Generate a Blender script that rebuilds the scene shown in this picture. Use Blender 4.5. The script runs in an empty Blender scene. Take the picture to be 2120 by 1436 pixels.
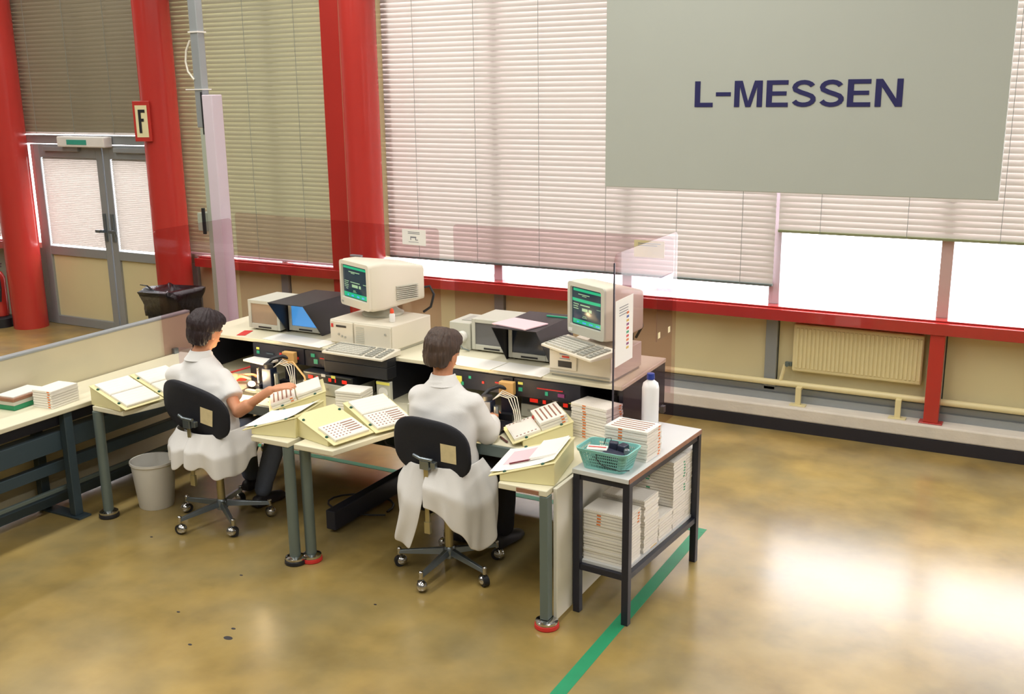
import bpy, bmesh, math, random
from mathutils import Vector, Matrix, noise
random.seed(7)
PI = math.pi
R = math.radians
scene = bpy.context.scene
C = scene.collection

# ---------------------------------------------------------------- camera
cam_d = bpy.data.cameras.new('camera')
cam_d.sensor_width = 36.0
cam_d.lens = 36.0 * 2155.4 / 2120.0
cam_d.clip_end = 200
cam = bpy.data.objects.new('camera', cam_d)
C.objects.link(cam)
cam.matrix_world = Matrix(((.88075, -.10458, .46189, 0), (.47343, .21890, -.85320, 0),
                           (-.01188, .97013, .24231, 2.57), (0, 0, 0, 1)))
scene.camera = cam

# ---------------------------------------------------------------- world, lights, exposure
w = bpy.data.worlds.new('sky')
scene.world = w
w.use_nodes = True
bg = w.node_tree.nodes['Background']
bg.inputs['Color'].default_value = (1.0, .955, .985, 1)
bg.inputs['Strength'].default_value = 10.5

def area_light(name, loc, sx, sy, power, color, rot=(0, 0, 0)):
    d = bpy.data.lights.new(name, 'AREA')
    d.shape = 'RECTANGLE'; d.size = sx; d.size_y = sy; d.energy = power; d.color = color
    o = bpy.data.objects.new(name, d); C.objects.link(o)
    o.location = loc; o.rotation_euler = rot
    return o
# rows of fluorescent ceiling fittings, at right angles to the windows
for k, (x, p) in enumerate(((-9.0, 190), (-5.4, 230), (-1.8, 230), (1.8, 190))):
    area_light('ceiling_fluorescent_row', (x, 2.6, 4.7), .30, 9.0, p, (1.0, .97, .90))

scene.view_settings.view_transform = 'Standard'
scene.view_settings.look = 'None'
scene.view_settings.exposure = -0.12
scene.view_settings.gamma = 1.0
scene.view_settings.use_curve_mapping = False
scene.cycles.use_denoising = True
scene.cycles.max_bounces = 10
scene.cycles.transparent_max_bounces = 16
scene.cycles.sample_clamp_indirect = 8.0
scene.cycles.caustics_reflective = False
scene.cycles.caustics_refractive = False

# ---------------------------------------------------------------- materials
def srgb(r, g, b):
    f = lambda c: (c / 12.92) if c <= .04045 else ((c + .055) / 1.055) ** 2.4
    return (f(r / 255), f(g / 255), f(b / 255), 1)
MATS = {}
def mat(name, col, rough=.5, metal=0.0, var=.06, scale=6.0, bump=0.0, bscale=60.0, coat=0.0, emit=None, estr=1.0, spec=.5):
    """plain surface with a little procedural mottling"""
    if name in MATS: return MATS[name]
    m = bpy.data.materials.new(name); m.use_nodes = True
    nt = m.node_tree; b = nt.nodes['Principled BSDF']
    b.inputs['Roughness'].default_value = rough
    b.inputs['Metallic'].default_value = metal
    b.inputs['Specular IOR Level'].default_value = spec
    b.inputs['Coat Weight'].default_value = coat
    tc = nt.nodes.new('ShaderNodeTexCoord')
    nz = nt.nodes.new('ShaderNodeTexNoise'); nz.inputs['Scale'].default_value = scale; nz.inputs['Detail'].default_value = 4
    nt.links.new(tc.outputs['Object'], nz.inputs['Vector'])
    mx = nt.nodes.new('ShaderNodeMix'); mx.data_type = 'RGBA'
    lo = tuple(max(0, c * (1 - var)) for c in col[:3]) + (1,)
    hi = tuple(min(1, c * (1 + var)) for c in col[:3]) + (1,)
    mx.inputs[6].default_value = lo; mx.inputs[7].default_value = hi
    nt.links.new(nz.outputs['Fac'], mx.inputs[0])
    nt.links.new(mx.outputs[2], b.inputs['Base Color'])
    if bump:
        n2 = nt.nodes.new('ShaderNodeTexNoise'); n2.inputs['Scale'].default_value = bscale
        nt.links.new(tc.outputs['Object'], n2.inputs['Vector'])
        bp = nt.nodes.new('ShaderNodeBump'); bp.inputs['Strength'].default_value = bump; bp.inputs['Distance'].default_value = .01
        nt.links.new(n2.outputs['Fac'], bp.inputs['Height']); nt.links.new(bp.outputs['Normal'], b.inputs['Normal'])
    if emit:
        b.inputs['Emission Color'].default_value = emit; b.inputs['Emission Strength'].default_value = estr
    MATS[name] = m
    return m

M = {}
M['red'] = mat('red_paint', srgb(186, 56, 50), .20, var=.05, scale=3)
M['cream_panel'] = mat('cream_panel', srgb(218, 208, 166), .5, scale=2)
M['alu'] = mat('aluminium_grey', srgb(158, 164, 168), .4, .35)
M['white_frame'] = mat('white_window_frame', srgb(228, 222, 222), .45)
M['concrete'] = mat('kerb_concrete', srgb(222, 216, 206), .7, var=.12, scale=9, bump=.15)
M['black_base'] = mat('black_plinth', srgb(38, 36, 44), .5)
M['ivory'] = mat('ivory_enamel', srgb(228, 216, 168), .4)
M['desk_top'] = mat('desk_laminate', srgb(224, 219, 194), .42, var=.04)
M['wedge'] = mat('cream_yellow_paint', srgb(228, 220, 170), .45, var=.03)
M['steel_blue'] = mat('grey_green_steel', srgb(108, 122, 120), .4, .3)
M['steel_dark'] = mat('dark_teal_steel', srgb(66, 82, 92), .4, .2)
M['panel_white'] = mat('white_laminate', srgb(222, 218, 204), .45, var=.04)
M['black_plastic'] = mat('black_plastic', srgb(30, 31, 36), .42)
M['black_fabric'] = mat('black_fabric', srgb(22, 24, 34), .75, bump=.2, bscale=250)
M['black_steel'] = mat('black_steel', srgb(30, 32, 46), .4)
M['chrome'] = mat('chrome', srgb(205, 205, 208), .14, 1.0, var=.02)
M['steel'] = mat('brushed_steel', srgb(140, 150, 158), .3, .85)
M['brass'] = mat('champagne_steel', srgb(190, 180, 140), .32, .8)
M['paper'] = mat('paper', srgb(240, 238, 232), .75, var=.02)
M['paper_pink'] = mat('pink_paper', srgb(232, 198, 206), .75, var=.02)
M['tray'] = mat('white_tray_plastic', srgb(238, 234, 226), .5, var=.02)
M['slot'] = mat('brown_component', srgb(150, 108, 92), .6, var=.1, scale=40)
M['tick_orange'] = mat('orange_tick', srgb(222, 120, 50), .6)
M['tick_green'] = mat('green_tick', srgb(40, 150, 105), .6)
M['tick_red'] = mat('red_tick', srgb(205, 50, 45), .6)
M['tick_purple'] = mat('purple_tick', srgb(130, 50, 110), .6)
M['tick_yellow'] = mat('yellow_tick', srgb(205, 165, 50), .6)
M['tick_blue'] = mat('blue_tick', srgb(45, 70, 150), .6)
M['green_knob'] = mat('green_stud', srgb(24, 84, 70), .35)
M['pc'] = mat('computer_beige', srgb(222, 216, 200), .45, var=.03)
M['pc_grey'] = mat('instrument_grey', srgb(196, 196, 184), .45, var=.03)
M['key'] = mat('key_cap_grey', srgb(208, 206, 196), .5)
M['key_dark'] = mat('key_cap_dark', srgb(168, 168, 160), .5)
M['screen_dark'] = mat('crt_dark', srgb(24, 34, 48), .12)
M['screen_grey'] = mat('crt_grey', srgb(104, 104, 106), .15)
M['screen_lit'] = mat('crt_lit', srgb(30, 45, 58), .12, emit=srgb(34, 60, 72), estr=.5)
M['screen_green'] = mat('crt_green', srgb(30, 150, 110), .2, emit=srgb(40, 190, 140), estr=.55)
M['screen_text'] = mat('crt_text', srgb(150, 185, 150), .2, emit=srgb(160, 200, 160), estr=.4)
M['screen_blue'] = mat('crt_blue', srgb(70, 140, 210), .15, emit=srgb(80, 160, 235), estr=.65)
M['screen_tan'] = mat('crt_tan', srgb(168, 146, 124), .15)
M['led_red'] = mat('led_red', srgb(230, 40, 30), .3, emit=srgb(255, 50, 35), estr=.6)
M['led_green'] = mat('led_green', srgb(44, 150, 112), .3, emit=srgb(50, 210, 160), estr=.15)
M['led_yellow'] = mat('led_yellow', srgb(210, 200, 90), .3, emit=srgb(220, 210, 100), estr=.4)
M['lamp_glow'] = mat('halogen_glow', srgb(255, 225, 170), .3, emit=srgb(255, 220, 160), estr=9.0)
M['tan_box'] = mat('tan_plastic', srgb(220, 175, 110), .45)
M['turquoise'] = mat('turquoise_plastic', srgb(132, 196, 190), .4, var=.04)
M['dark_blue'] = mat('dark_blue_metal', srgb(32, 42, 66), .35, .2)
M['blue_cap'] = mat('blue_plastic', srgb(34, 60, 150), .35)
M['bottle'] = mat('white_bottle', srgb(240, 240, 242), .35, var=.01)
M['orange_cap'] = mat('orange_plastic', srgb(225, 80, 40), .4)
M['green_tape'] = mat('green_floor_tape', srgb(36, 140, 96), .5, var=.12, scale=12)
M['sign_grey'] = mat('sign_grey', srgb(184, 190, 184), .5, var=.02)
M['navy'] = mat('navy_letters', srgb(34, 34, 92), .5)
M['bag'] = mat('bin_bag', srgb(18, 20, 26), .25, bump=.5, bscale=30)
M['bin_black'] = mat('bin_black', srgb(26, 26, 32), .45)
M['bin_white'] = mat('bin_white', srgb(222, 220, 214), .5)
M['skin'] = mat('skin', srgb(214, 152, 118), .5, var=.06, scale=12, spec=.35)
M['coat'] = mat('white_cotton', srgb(226, 225, 224), .85, var=.03, scale=5, bump=.12, bscale=300, spec=.2)
M['jeans'] = mat('blue_grey_denim', srgb(92, 100, 118), .85, var=.1, scale=30)
M['trousers'] = mat('dark_trousers', srgb(34, 34, 44), .85)
M['shoe'] = mat('shoe_leather', srgb(34, 32, 38), .5)
M['cable_black'] = mat('black_cable', srgb(28, 28, 32), .5)
M['cable_white'] = mat('white_cable', srgb(226, 222, 210), .5)
M['cable_grey'] = mat('grey_cable', srgb(120, 130, 128), .5)
M['white_plastic'] = mat('white_plastic', srgb(232, 230, 226), .45)
M['brown_edge'] = mat('worn_brown_edge', srgb(150, 108, 84), .7, var=.3, scale=25)
M['bench_top'] = mat('bench_grey_laminate', srgb(206, 208, 208), .35, var=.03)
M['lilac'] = mat('lilac_paint', srgb(212, 200, 214), .45, var=.03)
M['pale_green'] = mat('pale_green_paint', srgb(168, 176, 162), .5)
M['blue_paper'] = mat('blue_folder', srgb(96, 118, 170), .6)

def hair_mat(name, col, hi):
    m = bpy.data.materials.new(name); m.use_nodes = True
    nt = m.node_tree; b = nt.nodes['Principled BSDF']; b.inputs['Roughness'].default_value = .55
    tc = nt.nodes.new('ShaderNodeTexCoord'); mp = nt.nodes.new('ShaderNodeMapping'); mp.inputs['Scale'].default_value = (90, 90, 9)
    nz = nt.nodes.new('ShaderNodeTexNoise'); nz.inputs['Scale'].default_value = 1.0
    mx = nt.nodes.new('ShaderNodeMix'); mx.data_type = 'RGBA'
    mx.inputs[6].default_value = col; mx.inputs[7].default_value = hi
    nt.links.new(tc.outputs['Object'], mp.inputs['Vector']); nt.links.new(mp.outputs['Vector'], nz.inputs['Vector'])
    nt.links.new(nz.outputs['Fac'], mx.inputs[0]); nt.links.new(mx.outputs[2], b.inputs['Base Color'])
    bp = nt.nodes.new('ShaderNodeBump'); bp.inputs['Strength'].default_value = .6; bp.inputs['Distance'].default_value = .01
    nt.links.new(nz.outputs['Fac'], bp.inputs['Height']); nt.links.new(bp.outputs['Normal'], b.inputs['Normal'])
    return m
M['hair_dark'] = hair_mat('dark_hair', srgb(26, 15, 21), srgb(46, 28, 33))
M['hair_brown'] = hair_mat('brown_hair', srgb(42, 32, 32), srgb(92, 72, 60))

def floor_mat():
    m = bpy.data.materials.new('ochre_sealed_floor'); m.use_nodes = True
    nt = m.node_tree; b = nt.nodes['Principled BSDF']
    tc = nt.nodes.new('ShaderNodeTexCoord')
    def nz(scale, detail, dist=0.0, mapping=None):
        n = nt.nodes.new('ShaderNodeTexNoise'); n.inputs['Scale'].default_value = scale; n.inputs['Detail'].default_value = detail
        n.inputs['Distortion'].default_value = dist
        if mapping:
            mp = nt.nodes.new('ShaderNodeMapping'); mp.inputs['Scale'].default_value = mapping
            nt.links.new(tc.outputs['Object'], mp.inputs['Vector']); nt.links.new(mp.outputs['Vector'], n.inputs['Vector'])
        else: nt.links.new(tc.outputs['Object'], n.inputs['Vector'])
        return n
    n1 = nz(1.2, 5, .3); n2 = nz(4.0, 5, .1); n3 = nz(30, 3)
    r1 = nt.nodes.new('ShaderNodeValToRGB')
    r1.color_ramp.interpolation = 'EASE'; r1.color_ramp.elements[0].position = .20; r1.color_ramp.elements[0].color = srgb(138, 117, 66)
    r1.color_ramp.elements[1].position = .80; r1.color_ramp.elements[1].color = srgb(188, 159, 90)
    nt.links.new(n1.outputs['Fac'], r1.inputs['Fac'])
    r2 = nt.nodes.new('ShaderNodeValToRGB')
    r2.color_ramp.elements[0].position = .22; r2.color_ramp.elements[0].color = (.50, .49, .46, 1)
    r2.color_ramp.elements[1].position = .66; r2.color_ramp.elements[1].color = (1, 1, 1, 1)
    nt.links.new(n2.outputs['Fac'], r2.inputs['Fac'])
    mu = nt.nodes.new('ShaderNodeMix'); mu.data_type = 'RGBA'; mu.blend_type = 'MULTIPLY'; mu.inputs[0].default_value = .7
    nt.links.new(r1.outputs['Color'], mu.inputs[6]); nt.links.new(r2.outputs['Color'], mu.inputs[7])
    n4 = nz(1.7, 3, .2)
    r4 = nt.nodes.new('ShaderNodeMapRange'); r4.inputs['From Min'].default_value = .25; r4.inputs['From Max'].default_value = .95; r4.inputs['To Max'].default_value = .62; r4.interpolation_type = 'SMOOTHSTEP'
    nt.links.new(n4.outputs['Fac'], r4.inputs['Value'])
    m4 = nt.nodes.new('ShaderNodeMix'); m4.data_type = 'RGBA'; m4.inputs[7].default_value = srgb(122, 120, 98)
    nt.links.new(r4.outputs['Result'], m4.inputs[0]); nt.links.new(mu.outputs[2], m4.inputs[6])
    nt.links.new(m4.outputs[2], b.inputs['Base Color'])
    rr = nt.nodes.new('ShaderNodeMapRange'); rr.inputs['To Min'].default_value = .215; rr.inputs['To Max'].default_value = .268
    nt.links.new(n2.outputs['Fac'], rr.inputs['Value']); nt.links.new(rr.outputs['Result'], b.inputs['Roughness'])
    bp = nt.nodes.new('ShaderNodeBump'); bp.inputs['Strength'].default_value = .02; bp.inputs['Distance'].default_value = .02
    nt.links.new(n2.outputs['Fac'], bp.inputs['Height']); nt.links.new(bp.outputs['Normal'], b.inputs['Normal'])
    b.inputs['Specular IOR Level'].default_value = .95
    return m
M['floor'] = floor_mat()

def slat_mat(name, col, trans):
    m = bpy.data.materials.new(name); m.use_nodes = True
    nt = m.node_tree; b = nt.nodes['Principled BSDF']
    b.inputs['Base Color'].default_value = col; b.inputs['Roughness'].default_value = .5
    t = nt.nodes.new('ShaderNodeBsdfTranslucent'); t.inputs['Color'].default_value = col
    mx = nt.nodes.new('ShaderNodeMixShader'); mx.inputs[0].default_value = trans
    nt.links.new(b.outputs[0], mx.inputs[1]); nt.links.new(t.outputs[0], mx.inputs[2])
    nt.links.new(mx.outputs[0], nt.nodes['Material Output'].inputs['Surface'])
    return m
M['slat_white'] = slat_mat('white_slat', srgb(206, 198, 193), .018)
M['slat_shade_mid'] = slat_mat('mid_shade_slat', srgb(164, 161, 134), .012)  # dimmer light of the middle bay is put into the slat colour
M['slat_door'] = slat_mat('door_slat', srgb(200, 194, 188), .012)
M['slat_shade_deep'] = slat_mat('deep_shade_slat', srgb(128, 120, 100), .006)  # weakest light, above the door, is painted in as a darker slat colour

def clear_mat(name, tint, ior=1.45, base_refl=.0):
    m = bpy.data.materials.new(name); m.use_nodes = True
    nt = m.node_tree; nt.nodes.remove(nt.nodes['Principled BSDF'])
    t = nt.nodes.new('ShaderNodeBsdfTransparent'); t.inputs['Color'].default_value = tint
    g = nt.nodes.new('ShaderNodeBsdfGlossy'); g.inputs['Roughness'].default_value = .03; g.inputs['Color'].default_value = (1, 1, 1, 1)
    fr = nt.nodes.new('ShaderNodeFresnel'); fr.inputs['IOR'].default_value = ior
    mx = nt.nodes.new('ShaderNodeMixShader')
    ge = nt.nodes.new('ShaderNodeNewGeometry'); su = nt.nodes.new('ShaderNodeMath'); su.operation = 'SUBTRACT'; su.inputs[0].default_value = 1.0
    mu = nt.nodes.new('ShaderNodeMath'); mu.operation = 'MULTIPLY'      # only the outer faces reflect
    nt.links.new(ge.outputs['Backfacing'], su.inputs[1]); nt.links.new(fr.outputs[0], mu.inputs[0]); nt.links.new(su.outputs[0], mu.inputs[1])
    nt.links.new(mu.outputs[0], mx.inputs[0]); nt.links.new(t.outputs[0], mx.inputs[1]); nt.links.new(g.outputs[0], mx.inputs[2])
    nt.links.new(mx.outputs[0], nt.nodes['Material Output'].inputs['Surface'])
    return m
M['glass'] = clear_mat('window_glass', (.97, .98, .98, 1))
M['smoke'] = clear_mat('smoked_acrylic', (.90, .83, .84, 1), 1.12)
M['clear'] = clear_mat('clear_film', (.90, .86, .93, 1))

# ---------------------------------------------------------------- mesh builder
class MB:
    def __init__(s): s.v = []; s.f = []; s.m = []
    def add(s, vs, fs, m=0, X=None):
        n = len(s.v)
        s.v += [tuple(X @ Vector(v)) if X is not None else tuple(v) for v in vs]
        s.f += [tuple(i + n for i in f) for f in fs]; s.m += [m] * len(fs)
        return s
    def box(s, c, d, m=0, X=None, rz=0):
        x, y, z = d[0] / 2, d[1] / 2, d[2] / 2
        vs = [Vector((a * x, b * y, e * z)) for a in (-1, 1) for b in (-1, 1) for e in (-1, 1)]
        if rz: vs = [Matrix.Rotation(rz, 3, 'Z') @ v for v in vs]
        vs = [v + Vector(c) for v in vs]
        return s.add(vs, [(0, 1, 3, 2), (4, 6, 7, 5), (0, 4, 5, 1), (2, 3, 7, 6), (0, 2, 6, 4), (1, 5, 7, 3)], m, X)
    def bx(s, x0, x1, y0, y1, z0, z1, m=0, X=None):
        return s.box(((x0 + x1) / 2, (y0 + y1) / 2, (z0 + z1) / 2), (abs(x1 - x0), abs(y1 - y0), abs(z1 - z0)), m, X)
    def rings(s, rs, m=0, X=None, cap=True, closed=True):
        n = len(rs[0]); vs = [p for r in rs for p in r]; fs = []
        for i in range(len(rs) - 1):
            for j in range(n if closed else n - 1):
                k = (j + 1) % n
                fs.append((i * n + j, i * n + k, (i + 1) * n + k, (i + 1) * n + j))
        if cap:
            fs.append(tuple(range(n - 1, -1, -1))); fs.append(tuple((len(rs) - 1) * n + j for j in range(n)))
        return s.add(vs, fs, m, X)
    def tube(s, pts, r, n=8, m=0, X=None, cap=True):
        pts = [Vector(p) for p in pts]; rr = r if isinstance(r, (list, tuple)) else [r] * len(pts)
        out = []; up = None
        for i, p in enumerate(pts):
            t = (pts[min(i + 1, len(pts) - 1)] - pts[max(i - 1, 0)]).normalized()
            if up is None:
                up = Vector((0, 0, 1)) if abs(t.z) < .9 else Vector((1, 0, 0))
            a = t.cross(up).normalized(); b = a.cross(t).normalized(); up = b
            out.append([p + a * (math.cos(2 * PI * k / n) * rr[i]) + b * (math.sin(2 * PI * k / n) * rr[i]) for k in range(n)])
        return s.rings(out, m, X, cap)
    def cyl(s, p0, p1, r0, r1=None, n=16, m=0, X=None):
        return s.tube([p0, p1], [r0, r0 if r1 is None else r1], n, m, X)
    def lathe(s, prof, c=(0, 0, 0), n=24, m=0, X=None, cap=True):
        rs = [[Vector((c[0] + r * math.cos(2 * PI * k / n), c[1] + r * math.sin(2 * PI * k / n), c[2] + z)) for k in range(n)] for r, z in prof]
        return s.rings(rs, m, X, cap)
    def prism(s, poly, z0, z1, m=0, X=None):
        return s.rings([[Vector((x, y, z0)) for x, y in poly], [Vector((x, y, z1)) for x, y in poly]], m, X)
    def ell(s, c, r, n=14, m=0, X=None):
        rs = []
        k = n // 2
        for i in range(1, k):
            a = -PI / 2 + PI * i / k
            rs.append([Vector((c[0] + r[0] * math.cos(a) * math.cos(2 * PI * j / n), c[1] + r[1] * math.cos(a) * math.sin(2 * PI * j / n), c[2] + r[2] * math.sin(a))) for j in range(n)])
        return s.rings(rs, m, X)
    def build(s, name, mats, parent=None, loc=None, rot=None, bevel=0, smooth=None, seg=2):
        me = bpy.data.meshes.new(name); me.from_pydata(s.v, [], s.f)
        if not isinstance(mats, (list, tuple)): mats = [mats]
        for mm in mats: me.materials.append(M[mm] if isinstance(mm, str) else mm)
        me.polygons.foreach_set('material_index', s.m)
        bm = bmesh.new(); bm.from_mesh(me)
        bmesh.ops.recalc_face_normals(bm, faces=bm.faces)
        if bevel:
            ed = [e for e in bm.edges if len(e.link_faces) == 2 and e.calc_face_angle(0) > R(35)]
            bmesh.ops.bevel(bm, geom=ed, offset=bevel, segments=seg, affect='EDGES', profile=.5, clamp_overlap=True)
        bm.to_mesh(me); bm.free()
        if smooth:
            me.polygons.foreach_set('use_smooth', [True] * len(me.polygons))
            me.set_sharp_from_angle(angle=R(smooth))
        o = bpy.data.objects.new(name, me); C.objects.link(o)
        if parent: o.parent = parent
        if loc is not None: o.location = loc
        if rot is not None: o.rotation_euler = rot
        return o
def tag(o, label=None, cat=None, group=None, kind=None):
    if label: o['label'] = label
    if cat: o['category'] = cat
    if group: o['group'] = group
    if kind: o['kind'] = kind
    return o
def thing(name, label, cat, loc=(0, 0, 0), rz=0, group=None):
    o = bpy.data.objects.new(name, None); C.objects.link(o)
    o.empty_display_size = .05
    o.location = loc; o.rotation_euler = (0, 0, rz)
    return tag(o, label, cat, group)
def share(name, src, parent=None, mw=None):
    o = bpy.data.objects.new(name, src.data); C.objects.link(o)
    if parent: o.parent = parent
    if mw is not None: o.matrix_basis = mw
    return o
def copy_tree(o, parent=None):
    c = o.copy(); C.objects.link(c); c.parent = parent
    for ch in list(o.children): copy_tree(ch, c)
    return c
def text_mesh(name, body, size, material, depth=.004, offset=0.0, xs=1.0, space=1.0):
    cu = bpy.data.curves.new(name, 'FONT'); cu.body = body; cu.size = size; cu.extrude = depth; cu.offset = offset
    cu.align_x = 'CENTER'; cu.align_y = 'CENTER'; cu.space_character = space; cu.resolution_u = 6
    t = bpy.data.objects.new(name, cu); C.objects.link(t)
    dg = bpy.context.evaluated_depsgraph_get()
    me = bpy.data.meshes.new_from_object(t.evaluated_get(dg))
    bpy.data.objects.remove(t)
    me.materials.clear(); me.materials.append(M[material] if isinstance(material, str) else material)
    for v in me.vertices: v.co.x *= xs
    o = bpy.data.objects.new(name, me); C.objects.link(o)
    return o

# ================================================================ ROOM
WY = 7.85            # plane of the window wall
def struct(name, mb, mats, **k):
    return tag(mb.build(name, mats, **k), kind='structure')
struct('floor', MB().bx(-15, 6, -6, 8.6, -.10, 0), 'floor')
for sx_, sy_, sr_ in ((-3.39, 3.34, .020), (-4.63, 4.02, .008), (-3.80, 3.88, .008), (-3.80, 3.42, .008), (-3.43, 3.42, .010), (-3.51, 3.21, .009), (-.75, 4.10, .008), (-2.95, 3.94, .007)):
    MB().lathe([(sr_, 0), (sr_ * .9, .0012)], n=14).build('paint_spot', 'black_base', bpy.data.objects['floor'], loc=(sx_, sy_, .0001)).scale = (1.3, .8, 1)
M['ceiling'] = mat('ceiling_paint', srgb(150, 148, 142), .8)
M['wall_paint'] = mat('wall_paint', srgb(160, 158, 150), .8)
struct('ceiling', MB().bx(-15, 6, -6, 8.6, 4.9, 5.0), 'ceiling')
struct('wall_back', MB().bx(-15, 6, -6.1, -6, 0, 5.0), 'wall_paint')
struct('wall_left', MB().bx(-15.1, -15, -6, 8.6, 0, 5.0), 'wall_paint')
struct('wall_right', MB().bx(6, 6.1, -6, 8.6, 0, 5.0), 'wall_paint')
# window wall: solid band above the glazing, parapet with cream infill below it
wr = MB().bx(-15, 6, WY, WY + .25, 3.78, 4.95)
wr.bx(-15, -10.45, WY + .06, WY + .25, 0, .93)
wr.bx(-8.195, -7.95, WY + .0, WY + .25, 0, 3.78)
wr.bx(-7.95, 6, WY + .06, WY + .25, 0, .93)
wall = struct('wall_rear', wr, 'wall_paint')
# concrete kerb with black plinth
struct('baseboard_rear', MB().bx(-7.9, 6, 7.615, 7.66, 0, .088), 'black_base')
struct('trim_1', MB().bx(-7.9, 6, 7.625, WY + .05, .0882, .19), 'concrete', bevel=.012)
struct('trim_2', MB().bx(-7.9, 6, 7.77, 7.83, .1905, .245).bx(-7.9, 6, 7.80, 7.83, .246, .285), 'alu')
# cream infill panels and grey mullions under the sill
MX = [-10.45, -7.95, -6.75, -5.55, -4.35, -3.15, -1.95, -.75, .45, 1.65, 2.85, 4.05, 5.25]
for a, b in zip(MX[1:-1], MX[2:]):
    MB().bx(a + .05, b - .05, 7.835, WY + .055, .29, .86).build('infill_panel', 'cream_panel', wall, bevel=.004)
for x in MX[1:]:
    MB().bx(x - .045, x + .045, 7.80, WY + .058, .26, .84).build('lower_mullion', 'alu', wall, bevel=.004)
# red sill box along the windows
M['red_gloss'] = mat('glossy_red_sill', srgb(178, 54, 50), .12, coat=.6)
def sill(name, x0, x1):
    s = MB().bx(x0, x1, 7.65, 7.845, .845, .93).bx(x0, x1, 7.70, 7.845, .931, .942)
    return struct(name, s, 'red_gloss', bevel=.004)
sill('trim_3', -5.30, 6)
sill('trim_4', -7.78, -5.95)
sill('trim_5', -13.5, -10.52)
# windows: frame with a pane each
wn = 0
def window(x0, x1, z0=.905, z1=3.76):
    global wn
    wn += 1
    f = .03
    m = MB().bx(x0, x0 + f, WY - .03, WY + .06, z0, z1).bx(x1 - f, x1, WY - .03, WY + .06, z0, z1)
    m.bx(x0 + f, x1 - f, WY - .03, WY + .06, z0, z0 + .035).bx(x0 + f, x1 - f, WY - .03, WY + .06, z1 - f, z1)
    o = struct('window_%d' % wn, m, 'white_frame', bevel=.004)
    MB().bx(x0 + f, x1 - f, WY + .01, WY + .018, z0 + .035, z1 - f).build('pane', 'glass', o)
MU = [x for x in MX if x > -5.6] 
for a, b in zip(MU[:-1], MU[1:]): window(a + .005, b - .005)
window(-7.945, -6.755); window(-6.745, -5.555)
window(-13.0, -11.75); window(-11.74, -10.46)
for x in MU[1:]:
    struct('trim_%d' % (6 + MU.index(x)), MB().bx(x - .04, x + .04, WY - .05, WY - .031, .943, 3.76), M['lilac'] if x != -.75 else mat('pink_mullion', srgb(196, 168, 166), .45))
# red leg carrying the sill
leg = MB().bx(-.80, -.70, 7.665, 7.735, .20, .844).bx(-.83, -.67, 7.655, 7.745, .191, .20)
tag(leg.build('sill_leg', 'red', bevel=.004), 'red steel leg under the red window sill, standing on the kerb', 'leg')

# ---------------- red columns
def column(cx, cy, r, label, flat=None):
    t = thing('column', label, 'column', (cx, cy, 0))
    MB().lathe([(r, 0), (r, 4.9)], n=40).build('shaft', 'red', t, smooth=40)
    if flat:
        MB().bx(flat[0], flat[1], flat[2], flat[3], 0, 4.9).build('side_panel', 'red', t, bevel=.005)
    return t
column(-5.55, 7.55, .160, 'thick round red column with a flat red side panel, behind the left white monitor', (-.51, -.045, .14, .27))
col_f = column(-7.97, 7.555, .175, 'round red column bearing the letter F sign, right of the double door')
column(-10.28, 7.55, .185, 'round red column at the left edge beside the fire extinguisher')
cm = bpy.data.objects['column']
MB().bx(.02, .09, -.21, -.12, 1.02, 1.12).bx(-.05, .07, -.20, -.165, 1.13, 1.15).build('switch_box', 'alu', cm, bevel=.006)
MB().bx(.085, .115, .08, .185, 0, 4.9).build('blind_channel', 'brass', cm)
# F sign on its column
sg = thing('letter_sign', 'small red and cream sign with black letter F on red column', 'sign', (-7.99, 7.345, 2.29), R(20))
MB().bx(-.085, .085, -.015, .01, -.19, .19).build('board', 'red', sg, bevel=.003)
MB().bx(-.06, .06, -.018, -.0155, -.15, .15).build('face', mat('sign_cream', srgb(230, 222, 178), .5), sg)
fl = MB().bx(-.03, -.004, -.022, -.0182, -.11, .11).bx(-.0038, .038, -.022, -.0182, .082, .11).bx(-.0038, .022, -.022, -.0182, -.002, .026)
fl.build('letter', 'black_plastic', sg)

# ---------------- double door
def door(name, x0, x1, hinge):
    z1 = 2.02
    fr = MB().bx(x0, x0 + .09, WY - .06, WY + .02, .0, z1).bx(x1 - .09, x1, WY - .06, WY + .02, 0, z1)
    fr.bx(x0 + .09, x1 - .09, WY - .06, WY + .02, 0, .10).bx(x0 + .09, x1 - .09, WY - .06, WY + .02, .80, .90).bx(x0 + .09, x1 - .09, WY - .06, WY + .02, z1 - .14, z1)
    o = struct(name, fr, 'alu', bevel=.006)
    MB().bx(x0 + .09, x1 - .09, WY - .03, WY, .10, .80).build('lower_panel', 'cream_panel', o)
    MB().bx(x0 + .09, x1 - .09, WY - .0, WY + .008, .90, z1 - .14).build('pane', 'glass', o)
    sl = MB(); z = .92
    while z < z1 - .15:
        sl.add([(x0 + .10, WY - .045, z), (x1 - .10, WY - .045, z), (x1 - .10, WY - .030, z + .021), (x0 + .10, WY - .030, z + .021)], [(0, 1, 2, 3)])
        z += .02
    tag(sl.build('fine_blind', 'slat_door', o), kind='stuff')
    hx = x1 - .05 if hinge < 0 else x0 + .05
    MB().bx(hx - .02, hx + .02, WY - .075, WY - .061, 1.0, 1.30).bx(hx - .015, hx + .015, WY - .12, WY - .0755, 1.1, 1.13).bx(hx - .015, hx + .10 * hinge + .015, WY - .135, WY - .1205, 1.1, 1.13).build('handle', 'steel', o)
    MB().bx(x0 + .2, x0 + .75, WY - .10, WY - .061, z1 - .07, z1 - .02).build('door_closer', 'alu', o, bevel=.006)
door('door_1', -10.20, -9.13, -1)
door('door_2', -9.11, -8.20, 1)
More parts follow.
